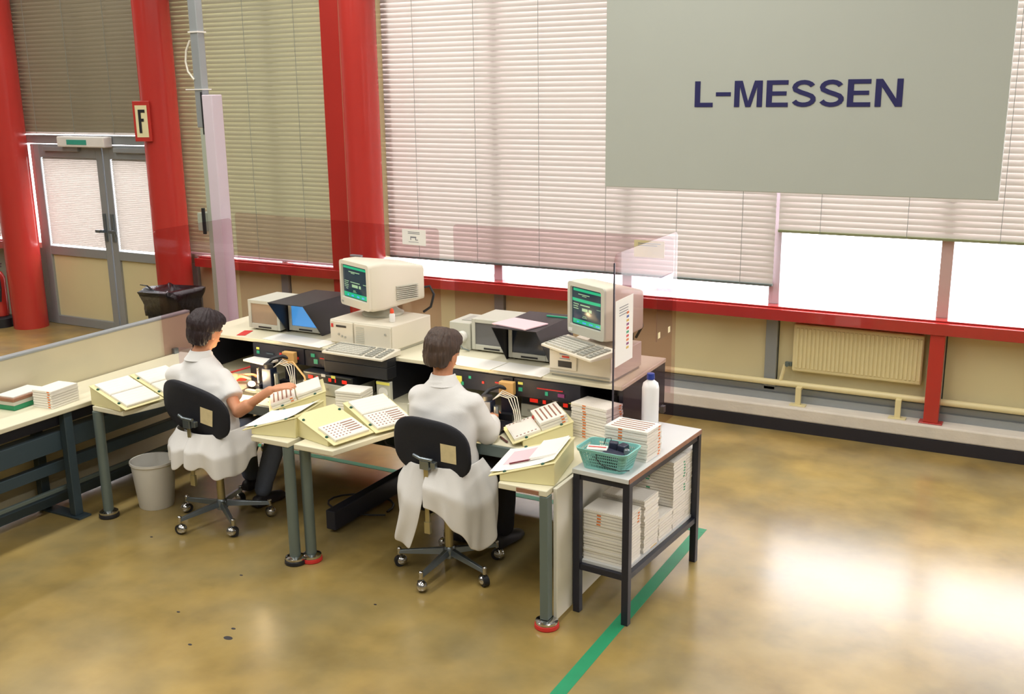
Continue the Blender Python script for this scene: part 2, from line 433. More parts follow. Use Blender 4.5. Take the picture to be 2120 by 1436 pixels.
struct('trim_20', MB().bx(-10.27, -10.21, WY - .05, WY + .06, 0, 2.02).bx(-10.43, -8.18, WY - .06, WY + .06, 2.03, 2.12), 'alu', bevel=.005)
struct('window_20', MB().bx(-10.43, -10.41, WY - .04, WY + .05, .9, 2.02).bx(-10.41, -10.28, WY - .04, WY + .05, .86, .92), 'white_frame')
MB().bx(-10.41, -10.28, WY, WY + .008, .92, 2.02).build('pane', 'glass', bpy.data.objects['window_20'])
struct('trim_21', MB().bx(-10.43, -10.28, WY - .02, WY + .05, 0, .86), 'alu')
# glazing above the door
window(-10.43, -9.33, 2.13, 3.76); window(-9.32, -8.20, 2.13, 3.76)
ex = thing('exit_lamp', 'white emergency lamp box with green strip above the double door', 'lamp', (-9.30, 7.76, 2.06))
MB().bx(-.36, .36, -.09, .025, -.055, .055).build('housing', 'white_plastic', ex, bevel=.012)
MB().bx(-.20, .10, -.0945, -.0905, -.028, .022).build('green_strip', mat('exit_green', srgb(50, 140, 120), .5, emit=srgb(50, 140, 120), estr=.2), ex)

# ---------------- venetian blinds, every slat a piece
def blind(label, x0, x1, z0, z1, material, y=7.772, tilt=73, pitch=.042, cords=(), rail='white_frame', wobble=0.0):
    t = thing('venetian_blind', label, 'blind', ((x0 + x1) / 2, y, z0))
    L = x1 - x0; wd = .05
    prof = []
    for u in (-.5, -.17, .17, .5):
        prof.append((u * wd, .004 * (1 - (2 * u) ** 2)))
    rs = []
    for sx in (-L / 2, L / 2):
        rs.append([Vector((sx, a, b)) for a, b in prof] )
    mb = MB()
    vs = rs[0] + rs[1]; fs = [(i, i + 1, i + 5, i + 4) for i in range(3)]
    mb.add(vs, fs)
    n = int((z1 - z0 - .03) / pitch)
    first = None
    for i in range(n):
        rot = Matrix.Rotation(R(tilt + random.uniform(-1.0, 1.0)), 4, 'X')
        tr = Matrix.Translation((0, random.uniform(-.0015, .0015), .035 + i * pitch))
        if first is None:
            first = mb.build('slat', material, t, smooth=60); first.matrix_basis = tr @ rot
        else:
            share('slat', first, t, tr @ rot)
    MB().bx(-L / 2, L / 2, -.022, .022, -.006, .014).build('bottom_rail', rail, t, bevel=.004)
    MB().bx(-L / 2, L / 2, -.03, .03, z1 - z0 + .012, z1 - z0 + .05).build('head_rail', rail, t)
    for cx in cords:
        MB().cyl((cx - (x0 + x1) / 2, -.031, 0), (cx - (x0 + x1) / 2, -.031, z1 - z0 + .012), .002, n=6).build('ladder_cord', 'cable_grey', t)
    return t
M['rail_green'] = mat('olive_rail', srgb(130, 136, 100), .5)
blind('wide white venetian blind behind the two workstations, right of thick red column', -5.58, -1.955, 1.085, 3.70, 'slat_white', cords=[-5.12, -4.52, -3.92, -3.32, -2.72, -2.2], rail='steel_blue')
blind('half raised white venetian blind above the bright windows at right', -1.93, 1.6, 1.50, 3.70, 'slat_white', cords=[-1.62, -1.02, -.42, .3, 1.0], rail='rail_green')
blind('closed venetian blind coloured for dimmer light, between the two red columns behind white pillar', -8.12, -6.06, .957, 3.70, 'slat_shade_mid', tilt=72, cords=[-7.6, -7.0, -6.4], rail='lilac')
blind('venetian blind coloured for the dimmest light, hanging above the double door', -10.44, -8.12, 2.14, 3.70, 'slat_shade_deep', tilt=76, cords=[-10.05, -9.45, -8.85], rail='white_frame', )
blind('sliver of white blind left of the leftmost red column', -12.6, -10.50, .97, 3.70, 'slat_white', cords=[-12.2], rail='white_frame')

# ---------------- radiator and heating pipe
rad = thing('radiator', 'ivory panel radiator under the red sill at right', 'radiator', (-1.31, 7.785, .44))
MB().bx(-.465, .465, -.025, .03, 0, .37).build('body', 'ivory', rad, bevel=.012)
fn = MB()
for i in range(30):
    x = -.44 + i * .0303; fn.bx(x, x + .018, -.0325, -.0255, .03, .34)
fn.build('fluting', 'ivory', rad, bevel=.002)
MB().bx(-.52, -.47, -.01, .02, .03, .06).cyl((-.5, -.01, .045), (-.5, -.04, .045), .014).build('valve', 'steel_blue', rad)
pp = MB().cyl((-5.25, 7.76, .335), (6, 7.76, .335), .024, n=14)
pipe = tag(pp.build('heating_pipe', 'ivory', smooth=40), 'ivory heating pipe running low along the window wall', 'pipe')
MB().tube([(-1.86, 7.76, .335), (-1.84, 7.765, .42), (-1.83, 7.775, .48)], .014).tube([(-.78, 7.775, .80), (-.78, 7.765, .36)], .012).build('riser', 'ivory', pipe, smooth=40)
for nm, x in (('ivory pipe bracket on kerb below left part of radiator', -1.70), ('ivory pipe bracket on kerb below right part of radiator', -.98)):
    b = thing('pipe_bracket', nm, 'bracket', (x, 7.70, .191))
    MB().bx(-.06, .06, -.03, .03, 0, .008).build('foot', 'ivory', b)
    MB().bx(-.02, .02, -.012, .012, .0085, .12).bx(-.02, .02, -.012, .045, .1205, .14).build('post', 'ivory', b)

# ---------------- green floor tape
for nm, q in (('green floor tape line running towards the viewer beside the bench', (-1.795, -1.728, -1.0, 5.60)), ('green floor tape line crossing behind the desks', (-9.0, -1.728, 5.545, 5.60))):
    m = MB()
    if q[1] > -1.8 and q[0] > -2: m.bx(q[0], q[1], q[2], 5.544, .0002, .0016)
    else: m.bx(q[0], q[1], q[2], q[3], .0002, .0016)
    tag(m.build('floor_tape', 'green_tape'), nm, 'tape')

# ---------------- hanging sign
sn = thing('hanging_sign', 'large grey sign reading L-MESSEN hanging in front of the blinds', 'sign', (-1.22, 5.0, 2.066))
MB().bx(-.924, .926, -.012, .012, 0, 1.25).build('board', 'sign_grey', sn, bevel=.003)
for x in (-.7, .7):
    MB().cyl((x, 0, 1.25), (x, 0, 2.83), .004, n=6).build('wire', 'steel', sn)
def letter(ch):
    """bold grotesque capitals on a 1-high box; returns (width, strokes)"""
    w_ = .185
    if ch == 'L': return .62, [[(0, 0), (.62, 0), (.62, .17), (w_, .17), (w_, 1), (0, 1)]]
    if ch == '-': return .50, [[(0, .42), (.50, .42), (.50, .57), (0, .57)]]
    if ch == 'E': return .70, [[(0, 0), (.70, 0), (.70, .165), (w_, .165), (w_, .43), (.645, .43), (.645, .585), (w_, .585), (w_, .835), (.69, .835), (.69, 1), (0, 1)]]
    if ch == 'N': return .80, [[(0, 0), (.18, 0), (.18, .72), (.60, 0), (.80, 0), (.80, 1), (.62, 1), (.62, .29), (.20, 1), (0, 1)]]
    if ch == 'M': return .92, [[(0, 0), (.175, 0), (.175, .78), (.375, 0), (.545, 0), (.745, .78), (.745, 0), (.92, 0), (.92, 1), (.66, 1), (.46, .22), (.26, 1), (0, 1)]]
    # S as a thick stroke along its spine
    sp = []
    for k in range(9): a = R(18 + (200 - 18) * k / 8); sp.append((.385 + .285 * math.cos(a), .712 + .205 * math.sin(a)))
    sp += [(.30, .545), (.48, .475)]
    for k in range(10): a = R(35 - (197 + 0) * k / 9); sp.append((.385 + .305 * math.cos(a), .285 + .205 * math.sin(a)))
    L_, R_ = [], []
    for i, p_ in enumerate(sp):
        q0, q1 = Vector(sp[max(0, i - 1)]), Vector(sp[min(len(sp) - 1, i + 1)])
        d_ = (q1 - q0).normalized(); n_ = Vector((-d_.y, d_.x)) * .083
        L_.append(tuple(Vector(p_) + n_)); R_.append(tuple(Vector(p_) - n_))
    return .77, [('strip', L_, R_)]
x = 0; hgt = .121
for ch, gap in zip('L-MESSEN', (.10, .12, .13, .10, .09, .10, .13, 0)):
    wd_, st_ = letter(ch); m = MB()
    for poly in st_:
        if poly[0] == 'strip':
            rr_ = [[Vector((a_[0] * hgt, 0, a_[1] * hgt)), Vector((b_[0] * hgt, 0, b_[1] * hgt)), Vector((b_[0] * hgt, .002, b_[1] * hgt)), Vector((a_[0] * hgt, .002, a_[1] * hgt))] for a_, b_ in zip(poly[1], poly[2])]
            m.rings(rr_)
        else:
            m.rings([[Vector((u * hgt, .002, v * hgt)) for u, v in poly], [Vector((u * hgt, 0, v * hgt)) for u, v in poly]])
    o = m.build('letter', 'navy', sn); o.location = (-.456 + x, -.0145, .398); o.scale.x = 1.205
    x += (wd_ + gap) * hgt * 1.205
LETTER_W = x

# ---------------- white service pillar behind the left desk
pl = thing('service_pillar', 'tall white cable pillar behind the left workstation', 'pillar', (-5.78, 5.98, 0))
MB().bx(-.03, .07, -.055, .055, 0, 2.54).build('shaft', 'lilac', pl, bevel=.006)
MB().bx(-.075, -.0305, -.05, .05, 0, 2.295).build('side_channel', 'pale_green', pl, bevel=.003)
MB().bx(-.11, -.035, -.04, .03, 2.30, 4.9).build('upper_duct', 'alu', pl, bevel=.004)
MB().bx(-.045, -.034, -.052, -.0405, 2.25, 2.56).build('clamp', 'black_plastic', pl)
MB().bx(-.16, -.076, -.07, .03, 1.52, 1.66).build('socket_box', 'pale_green', pl, bevel=.004)
MB().bx(-.10, -.072, -.085, -.0702, 1.50, 1.70).build('socket_cover', 'black_plastic', pl, bevel=.003)
MB().tube([(-.11, -.045, 2.93), (-.15, -.05, 2.86), (-.165, -.05, 2.78), (-.15, -.05, 2.71), (-.10, -.045, 2.65)], .008, n=6).build('cable_loop', 'cable_white', pl, smooth=60)
MB().bx(-.12, -.025, -.05, .04, 2.985, 2.995).bx(-.19, -.015, -.05, .04, 2.575, 2.583).build('cable_tie', 'white_plastic', pl)

# ---------------- fire extinguisher on its stand
fe = thing('fire_extinguisher', 'red fire extinguisher with yellow dot at the left edge', 'extinguisher', (-10.60, 7.42, 0))
MB().lathe([(.13, 0), (.13, .10), (.10, .12), (.02, .12)], n=24).build('stand', 'black_plastic', fe, smooth=40)
MB().lathe([(.02, .122), (.08, .125), (.088, .15), (.088, .56), (.06, .62), (.025, .64)], n=28).build('cylinder', 'red', fe, smooth=50)
MB().cyl((0, 0, .64), (0, 0, .70), .022).bx(-.03, .09, -.012, .012, .68, .70).bx(-.02, .1, -.012, .012, .715, .73).build('valve', 'steel', fe)
MB().tube([(.03, -.02, .66), (.11, -.05, .60), (.115, -.05, .45), (.10, -.06, .30)], .012, n=8).build('hose', 'black_plastic', fe, smooth=60)
Xd = Matrix.Translation((.058, -.069, .53)) @ Matrix.Rotation(R(40), 4, 'Z') @ Matrix.Rotation(PI / 2, 4, 'X')
MB().lathe([(.032, 0), (.032, .004)], n=20, X=Xd).build('dot', mat('yellow_dot', srgb(235, 200, 70), .5), fe)
tt = MB()
for i in range(9):
    tt.bx(-.02, .012 if i % 3 else .02, -.004, 0, -.02 + i * -.022, -.008 + i * -.022)
tt.build('print', 'white_plastic', fe, loc=(.060, -.070, .44), rot=(0, 0, R(42)))

# ---------------- black bin with bag beyond the partition
bb = thing('waste_bin', 'black waste bin with a bin bag beyond the left partition', 'bin', (-7.43, 6.98, 0))
def rrect(hx, hy, r, z, n=6, jit=0.0):
    out = []
    for qx, qy, a0 in ((1, 1, 0), (-1, 1, 90), (-1, -1, 180), (1, -1, 270)):
        for k in range(n + 1):
            a = R(a0 + 90 * k / n)
            j = 1 + random.uniform(-jit, jit)
            out.append(Vector((qx * (hx - r) + r * math.cos(a) * j, qy * (hy - r) + r * math.sin(a) * j, z)))
    return out
MB().rings([rrect(.16, .14, .05, 0), rrect(.195, .175, .05, .66), rrect(.185, .165, .05, .66), rrect(.15, .13, .05, .02)]).build('tub', 'bin_black', bb, smooth=40)
def crumple(f, z, amp):
    return [Vector((p.x * f * (1 + amp * noise.noise(Vector((p.x * 14, p.y * 14, z * 9)))), p.y * f * (1 + amp * noise.noise(Vector((p.y * 14 + 3, p.x * 14, z * 9)))), z + .05 * amp * noise.noise(Vector((p.x * 20, p.y * 20, 7))))) for p in rrect(.2, .18, .05, z)]
MB().rings([crumple(1.0, .52, .10), crumple(1.03, .58, .16), crumple(1.10, .66, .22), crumple(1.16, .72, .3), crumple(1.12, .76, .4), crumple(.95, .775, .5), crumple(.6, .74, .6), crumple(.2, .70, .6)], cap=False).build('bag', 'bag', bb, smooth=60)
MB().tube([(-.10, -.12, .75), (-.16, -.14, .80), (-.24, -.15, .805)], [.012, .007, .004], n=6).build('bag_tie', 'bag', bb, smooth=60)

# ================================================================ WORKSTATION DESKS
DZ = .72
def foot(mb, x, y, m_dark, m_ring):
    mb.lathe([(.058, 0), (.062, .006), (.060, .022), (.050, .026)], (x, y, 0), 22, m_dark)
    mb.lathe([(.056, .0262), (.056, .038), (.040, .046), (.02, .047)], (x, y, 0), 22, m_ring)
def round_leg(t, x, y, red=False):
    l = MB().cyl((x, y, .047), (x, y, .688), .031, n=20).build('leg', 'steel_blue', t, smooth=40)
    f = MB(); foot(f, x, y, 1 if red else 0, 2); f.build('foot', ['black_plastic', 'tick_red', 'chrome'], l, smooth=40)
def desk(xc, label, left, right, legs, lx=.50, rx=.50):
    t = thing('workstation_desk', label, 'desk', (xc, 4.13, 0))
    # side wings and recessed work surface
    MB().prism([(-.76, -.02), (-lx, -.02), (-.385, .42), (-.385, .86), (-.76, .86)], .69, DZ).build('wing_top', 'desk_top', t, bevel=.004)
    MB().prism([(.76, -.02), (.76, .86), (.385, .86), (.385, .42), (rx, -.02)], .69, DZ).build('wing_top', 'desk_top', t, bevel=.004)
    MB().bx(-.384, .384, .46, .86, .69, DZ).build('work_surface', 'desk_top', t, bevel=.004)
    MB().bx(-.384, .384, .44, .459, .655, .716).build('front_rail', 'steel_blue', t, bevel=.003)
    MB().bx(-.76, .76, .8605, 1.55, .69, DZ).build('rear_top', 'desk_top', t, bevel=.004)
    MB().bx(-.72, .72, 1.50, 1.54, .15, .689).build('modesty_panel', 'steel_dark', t)
    for i, (x, y, red) in enumerate(legs): round_leg(t, x, y, red)
    for x in (-.70, .70): round_leg(t, x, 1.44)
    # raised instrument shelf
    MB().bx(-.77, .77, .875, 1.56, .975, 1.0).build('upper_shelf', 'desk_top', t, bevel=.005)
    for x in (-.755, .755):
        MB().bx(x - .012, x + .012, .90, 1.55, .7205, .9745).build('shelf_support', 'black_steel', t)
    MB().bx(-.74, .74, 1.53, 1.55, .7205, .9745).build('shelf_back', 'black_plastic', t)
    return t
S1, S2 = -4.37, -2.81
d2 = desk(S2, 'right workstation desk with white end panel and instrument shelf', 1, 1, [(-.765, .075, True)])
d1 = desk(S1, 'left workstation desk with two round legs and instrument shelf', 1, 1, [(-.735, -.005, False), (.735, .01, False)])
# right end of desk: white panel on a grey post
MB().bx(.765, .785, .04, 1.30, .03, .716).build('end_panel', 'panel_white', d2, bevel=.003)
lg = MB().bx(.72, .764, -.02, .035, .048, .689).build('end_post', 'steel_blue', d2, bevel=.004)
f = MB(); foot(f, .745, .008, 1, 2); f.build('foot', ['black_plastic', 'tick_red', 'chrome'], lg, smooth=40)
MB().bx(.60, .719, -.024, -.0205, .694, .714).build('worn_edge', 'brown_edge', d2)
MB().bx(-.93, -.86, .42, 1.30, .02, .14).build('cable_duct', 'black_steel', d2, bevel=.006)

# ---------------- wedge shaped tray holders on the wings
WL, WW, H0, H1 = .305, .275, .028, .118
SA = math.atan((H1 - H0) / WL)
def holder(x, y, yaw, sy, label, WW=.275):
    t = thing('tray_holder', label, 'holder', (x, y, DZ + .0008), yaw)
    W = WW * sy
    poly = [(.03, 0), (WL, 0), (WL, H1 - .006), (.03, H0 + .03 * math.tan(SA) - .006)]
    a = [Vector((px, 0, pz)) for px, pz in poly]; b = [Vector((px, W, pz)) for px, pz in poly]
    MB().rings([a, b]).build('body', 'wedge', t, bevel=.003)
    X = Matrix.Translation((0, 0, H0)) @ Matrix.Rotation(-SA, 4, 'Y')
    SL = WL / math.cos(SA)
    MB().box((SL / 2 - .012, W / 2, -.0025), (SL + .03, WW + .006, .005), X=X).build('tilted_plate', 'wedge', t, bevel=.001)
    for s_, q in ((.055, .012), (.255, .012), (.055, WW - .012), (.255, WW - .012)):
        MB().lathe([(.0085, 0), (.0085, .004), (.006, .007)], (s_, sy * q, .0002), 12, X=X).build('stud', 'green_knob', t, smooth=40)
    bx = Matrix.Translation((x, y, DZ + .0008)) @ Matrix.Rotation(yaw, 4, 'Z') @ X
    return bx
th = R(12)
def line(x, y, ang, d): return (x + math.sin(ang) * d, y + math.cos(ang) * d)
G = WW + .016
HR = {}
p = (-2.345, 4.128); HR['2rf'] = holder(*p, R(11), 1, 'cream sloped holder with pink and white sheets at the right desk end', .39)
HR['2rb'] = holder(-2.465, 4.60, R(40), 1, 'cream sloped holder with tray stacks beside the right worker')
p = (-3.345, 4.150); HR['2lf'] = holder(*p, PI - R(13), -1, 'cream sloped holder with bare upper half between the workers')
HR['2lb'] = holder(-3.262, 4.418, PI - R(21), -1, 'cream sloped holder behind the half bare one, left of the right worker')
p = (-3.915, 4.128); HR['1rf'] = holder(*p, R(11), 1, 'cream sloped holder covered by white sheet, above the two middle legs', .34)
HR['1rb'] = holder(-4.015, 4.47, R(42), 1, 'cream sloped holder under the left worker’s reaching hand'.replace('’', "'"))
p = (-4.850, 4.100); HR['1lf'] = holder(*p, PI - R(5), -1, 'cream sloped holder with white trays at the far left desk corner')
HR['1lb'] = holder(*line(*p, R(5), G), PI - R(5), -1, 'cream sloped holder tucked behind the left worker, next to partition')

# ---------------- component trays
TX, TY, TZ = .150, .236, .0145
def tray_proto(kind, tick=None):
    m = MB(); h = TZ
    m.box((0, 0, h / 2 - .001), (TX, TY, h - .002))
    m.box((0, 0, h - .0012), (TX - .012, TY - .012, .0020))
    z = h - .0001
    if kind == 'slots':
        for i in range(5):
            x = -TX / 2 + .023 + i * .026
            m.box((x, 0, z), (.0085, TY - .05, .0016), 1)
    elif kind == 'grid':
        for i in range(6):
            x = -TX / 2 + .022 + i * .0212
            for j in range(5):
                m.box((x, -TY / 2 + .022 + j * .024, z), (.007, .009, .0016), 1)
            if i < 5: m.box((x + .004, .055, z), (.0075, .085, .0016), 1)
    elif kind == 'dots':
        for i in range(6):
            for y in (-TY / 2 + .02, TY / 2 - .02):
                m.box((-TX / 2 + .022 + i * .0212, y, z), (.010, .010, .0016), 1)
    elif kind == 'plain':
        for i in range(5):
            m.box((-TX / 2 + .023 + i * .026, 0, z - .0004), (.012, TY - .04, .0012), 0)
    if tick:
        m.box((-TX / 2 - .0003, .03, h / 2), (.0012, .022, .007), 2)
        m.box((.05, -TY / 2 - .0003, h / 2), (.018, .0012, .007), 2)
        m.box((-.03, TY / 2 + .0003, h / 2), (.018, .0012, .007), 2)
    o = m.build('component_tray', ['tray', 'slot', tick or 'tray'])
    C.objects.unlink(o)
    return o
TP = {}
def tray(kind, tick, mw, label, group=None):
    k = (kind, tick)
    if k not in TP: TP[k] = tray_proto(kind, tick)
    o = share('component_tray', TP[k]); o.matrix_basis = mw
    return tag(o, label, 'tray', group)
def nth(i, n):
    k = n - i
    if k == 1: return 'topmost'
    return '%d%s from top' % (k, {1: 'st', 2: 'nd', 3: 'rd'}.get(k % 10 if k % 100 not in (11, 12, 13) else 0, 'th')) if i else 'lowest'
def stack(n, mw, kind, tick, label, group, jit=.002, ticked=None):
    for i in range(n):
        X = mw @ Matrix.Translation((random.uniform(-jit, jit), random.uniform(-jit, jit), i * (TZ + .0012))) @ Matrix.Rotation(random.uniform(-1, 1) * R(.6), 4, 'Z')
        tk = tick if (ticked is None or i in ticked) else None
        tray(kind if i == n - 1 else 'plain', tk, X, '%s, %s' % (label, nth(i, n)), group)
T = Matrix.Translation
def slot_at(key, s, t, n=0, rz=0):
    """on a holder's slope: s uphill, t across"""
    return HR[key] @ T((s, t, .0008 + n)) @ Matrix.Rotation(rz, 4, 'Z')
tray('grid', None, slot_at('2lf', .068, -.14, 0, PI), 'dotted component tray low on the half bare sloped holder')
tray('grid', None, slot_at('2lb', .068, -.14, 0, PI), 'dotted component tray low on the sloped holder left of the right worker')
tray('plain', None, slot_at('2lb', .226, -.14, 0, 0), 'plain white component tray above the dotted one, left of right worker')
tray('dots', None, slot_at('2rb', .066, .14), 'white component tray with dotted rims beside the right worker, low on its holder')
stack(3, slot_at('2rb', .224, .14), 'slots', 'tick_orange', 'slotted white tray stacked on the holder beside right worker', 'trays stacked beside the right worker')
stack(2, slot_at('1rb', .068, .135), 'slots', 'tick_orange', 'slotted white tray under the left worker\'s reaching hand', 'trays under the reaching hand')
stack(2, slot_at('1rb', .226, .14), 'plain', None, 'plain white tray in the pair right of the reaching hand', 'plain trays right of the reaching hand')
tray('plain', None, slot_at('1lf', .068, -.14), 'plain white component tray low on the far left holder')
tray('plain', None, slot_at('1lf', .226, -.14), 'plain white component tray high on the far left holder')
tray('plain', None, slot_at('1lb', .068, -.14), 'plain white component tray low on holder behind left worker')
tray('plain', None, slot_at('1lb', .226, -.14), 'plain white component tray high on holder behind left worker')
# sheets on the sloped holders
def sheet(mw, sx, sy, material, label, name='paper_sheet', curl=.012, t=.0012):
    m = MB(); n = 8; top = []; bot = []
    for i in range(n + 1):
        u = i / n - .5
        z = curl * (2 * abs(u)) ** 3
        top.append([Vector((u * sx, -sy / 2, z + t)), Vector((u * sx, sy / 2, z + t * 1.0))])
    vs = [p for r in top for p in r] + [p - Vector((0, 0, t)) for r in top for p in r]
    k = 2 * (n + 1); fs = []
    for i in range(n):
        a = 2 * i
        fs += [(a, a + 2, a + 3, a + 1), (k + a, k + a + 1, k + a + 3, k + a + 2), (a, k + a, k + a + 2, a + 2), (a + 1, a + 3, k + a + 3, k + a + 1)]
    fs += [(0, 1, k + 1, k), (k - 2, 2 * k - 2, 2 * k - 1, k - 1)]
    m.add(vs, fs)
    o = m.build(name, material); o.matrix_basis = mw
    return tag(o, label, 'paper')
sheet(slot_at('1rf', .145, .17), .335, .30, 'paper', 'long white paper sheet on the sloped holder above the middle legs')
sheet(slot_at('2rf', .145, .19), .335, .34, 'paper', 'long white paper sheet under the pink one at right desk end')
sheet(slot_at('2rf', .085, .21, .004), .14, .20, 'paper_pink', 'pink paper sheet on the sloped holder at the right desk end', curl=.002)
sheet(slot_at('2rf', .232, .235, .004), .14, .27, 'paper', 'white note pad above the pink sheet at the right desk end', curl=.002, t=.012)
pn = MB().cyl((-.05, 0, 0), (.05, 0, 0), .0045, n=8).cyl((.05, 0, 0), (.062, 0, 0), .004, .001, n=8).build('pen', mat('maroon_pen', srgb(110, 40, 48), .35), smooth=40)
pn.matrix_basis = slot_at('2rf', .105, .10, .009); tag(pn, 'dark red pen lying beside the pink sheet', 'pen')

# ---------------- left bench, partition, screens
lb = thing('side_bench', 'long pale side bench with grey steel frame at the left', 'bench', (-5.44, 3.6, 0))
MB().bx(-.215, .205, -1.6, 1.75, .69, .72).build('top', 'desk_top', lb, bevel=.005)
for y in (-1.2, .44):
    p = MB().bx(.12, .17, y - .03, y + .03, .012, .689).build('leg', 'steel_dark', lb, bevel=.004)
    MB().bx(-.16, .22, y - .045, y + .045, 0, .0115).build('foot_plate', 'steel_dark', p)
    MB().bx(-.17, -.12, y - .03, y + .03, .012, .689).build('leg', 'steel_dark', lb, bevel=.004)
for nm, x0, x1, z0, z1, mt in (('front_rail', .10, .119, .60, .689, 'black_steel'), ('cable_box', .02, .115, .44, .56, 'steel_dark'), ('lower_rail', .0, .05, .28, .35, 'steel_dark'), ('foot_tube', .06, .085, .17, .195, 'steel_blue'), ('bottom_rail', -.05, .0, .06, .12, 'steel_dark')):
    MB().bx(x0, x1, -1.5, 1.6, z0, z1).build(nm, mt, lb, bevel=.004)
pt = thing('partition', 'low beige partition with metal cap rail behind the side bench', 'partition', (-5.685, 3.7, 0))
MB().bx(-.018, .018, -1.9, 1.78, .06, .985).build('panel', mat('partition_beige', srgb(206, 198, 170), .6, var=.03), pt)
MB().bx(-.026, .026, -1.9, 1.78, .9855, 1.005).build('cap_rail', 'alu', pt, bevel=.006)
for y in (-1.8, 1.70): MB().bx(-.022, .022, y - .02, y + .02, 0, .0595).build('foot', 'alu', pt)

def acrylic(name, label, pts, z0, z1, rc=.05):
    """upright acrylic sheet between two plan points, upper corners rounded"""
    (x0, y0), (x1, y1) = pts
    L = math.hypot(x1 - x0, y1 - y0); a = math.atan2(y1 - y0, x1 - x0)
    t = thing(name, label, 'screen', (x0, y0, z0), a)
    h = z1 - z0; poly = [(0, 0), (L, 0)]
    for k in range(6): poly.append((L - rc + rc * math.cos(R(18 * k)), h - rc + rc * math.sin(R(18 * k))))
    for k in range(6): poly.append((rc + rc * math.cos(R(90 + 18 * k)), h - rc + rc * math.sin(R(90 + 18 * k))))
    A = [Vector((u, -.003, v)) for u, v in poly]; B = [Vector((u, .003, v)) for u, v in poly]
    MB().rings([A, B]).build('sheet', 'smoke', t)
    return t
sr = acrylic('acrylic_screen', 'upright smoked acrylic screen at the right end of desks', ((-2.018, 4.83), (-2.018, 5.77)), .62, 1.745, .04)
MB().bx(-.0, .006, -.004, .004, .0, 1.08).build('edge_strip', mat('dark_edge', srgb(60, 56, 70), .4), sr, loc=(-.0065, 0, 0))
sb = acrylic('acrylic_screen', 'smoked acrylic screen behind the right workstation', ((-3.55, 5.775), (-2.04, 5.775)), .76, 1.71, .03)
sa = acrylic('acrylic_screen', 'smoked acrylic screen behind the left workstation', ((-5.62, 5.98), (-3.68, 5.80)), .76, 1.67, .03)
sl_ = acrylic('acrylic_screen', 'smoked acrylic side screen next to white pillar at left', ((-5.645, 5.19), (-5.645, 5.965)), .73, 1.63, .04)
for sc_, xs in ((sb, (.12, 1.40)), (sa, (.15, 1.0, 1.85)), (sl_, (.1, .65))):
    for x in xs: MB().bx(x - .02, x + .02, -.012, .012, -.04, .03).build('clamp', 'steel', sc_)
for x in (.12, .8): MB().bx(x - .02, x + .02, .0035, .03, .06, .10).build('clamp', 'steel', sr)
# notices on the screens
def notice(parent_loc, rz, w_, h_, label, draw=None, material='paper', name='notice'):
    t = thing(name, label, 'notice', parent_loc, rz)
    MB().bx(-w_ / 2, w_ / 2, -.0018, 0, -h_ / 2, h_ / 2).build('sheet', material, t)
    if draw: draw(t, w_, h_)
    return t
def prn(t, name, material, rects):
    m = MB()
    for x0, x1, z0, z1 in rects: m.bx(x0, x1, -.0026, -.0019, z0, z1)
    m.build(name, material, t)
M['print_grey'] = mat('grey_print', srgb(120, 122, 128), .7)
def coded(t, w_, h_):
    cols = ['tick_orange', 'tick_blue', 'tick_yellow', 'tick_purple', 'tick_red', 'tick_green', 'tick_red', 'tick_orange', 'tick_purple', 'tick_yellow']
    for i, c in enumerate(cols): prn(t, 'colour_mark', c, [(.030, .062, .082 - i * .021, .094 - i * .021)])
    prn(t, 'print', 'print_grey', [(-.07, .05, .13 - .014 * k, .134 - .014 * k) for k in range(4)])
notice((-2.0135, 4.955, 1.325), PI / 2, .24, .35, 'white sheet with column of colour marks on the right acrylic screen', coded)
def small(t, w_, h_):
    prn(t, 'print', 'print_grey', [(-.03, .02, -.005, .004), (-.03, -.024, -.02, -.0055), (.012, .018, -.02, -.0055), (.0185, .035, -.02, -.015), (-.05, .05, .022, .026), (-.05, .05, .032, .036), (-.045, .04, -.034, -.031)])
notice((-3.88, 5.806, 1.60), R(-5), .20, .105, 'small white printed card on smoked screen right of thick red column', small)
notice((-2.19, 5.765, 1.63), 0, .19, .10, 'small card at the top right corner behind right acrylic screen', lambda t, w_, h_: prn(t, 'print', 'print_grey', [(-.07, .07, .03, .034), (-.07, .05, .018, .022)]), 'ivory')
ho = thing('document_sleeve', 'clear lilac plastic sleeve on the right acrylic screen', 'sleeve', (-2.0125, 5.55, 1.335), PI / 2)
MB().bx(-.115, .13, -.004, 0, -.18, .18).build('film', 'clear', ho)
for x in (-.08, .085): MB().bx(x - .018, x + .018, -.0052, -.0043, -.165, -.13).build('tape', 'ivory', ho)

# ---------------- black steel bench at the right end
bn = thing('steel_bench', 'black steel bench with grey top and lower shelf at right', 'bench', (-1.865, 4.345, 0), -R(4.5))
for x in (-.135, .135):
    for y in (0, .83):
        MB().bx(x - .018, x + .018, y - .018, y + .018, 0, .742).build('leg', 'black_steel', bn, bevel=.002)
for z, nm in ((.712, 'upper_frame'), (.235, 'lower_frame')):
    m = MB()
    for x in (-.135, .135): m.bx(x - .012, x + .012, .019, .811, z, z + .03)
    for y in (0, .83): m.bx(-.116, .116, y - .012, y + .012, z, z + .03)
    m.build(nm, 'black_steel', bn)
MB().bx(-.155, .15, -.025, .855, .7425, .766).build('top', 'bench_top', bn, bevel=.002)
MB().bx(.1505, .154, -.02, .85, .743, .765).build('worn_edge', 'brown_edge', bn)
MB().bx(-.122, .122, .012, .818, .2655, .28).build('shelf', 'bench_top', bn)
BM = Matrix.Translation((-1.865, 4.345, 0)) @ Matrix.Rotation(-R(4.5), 4, 'Z')
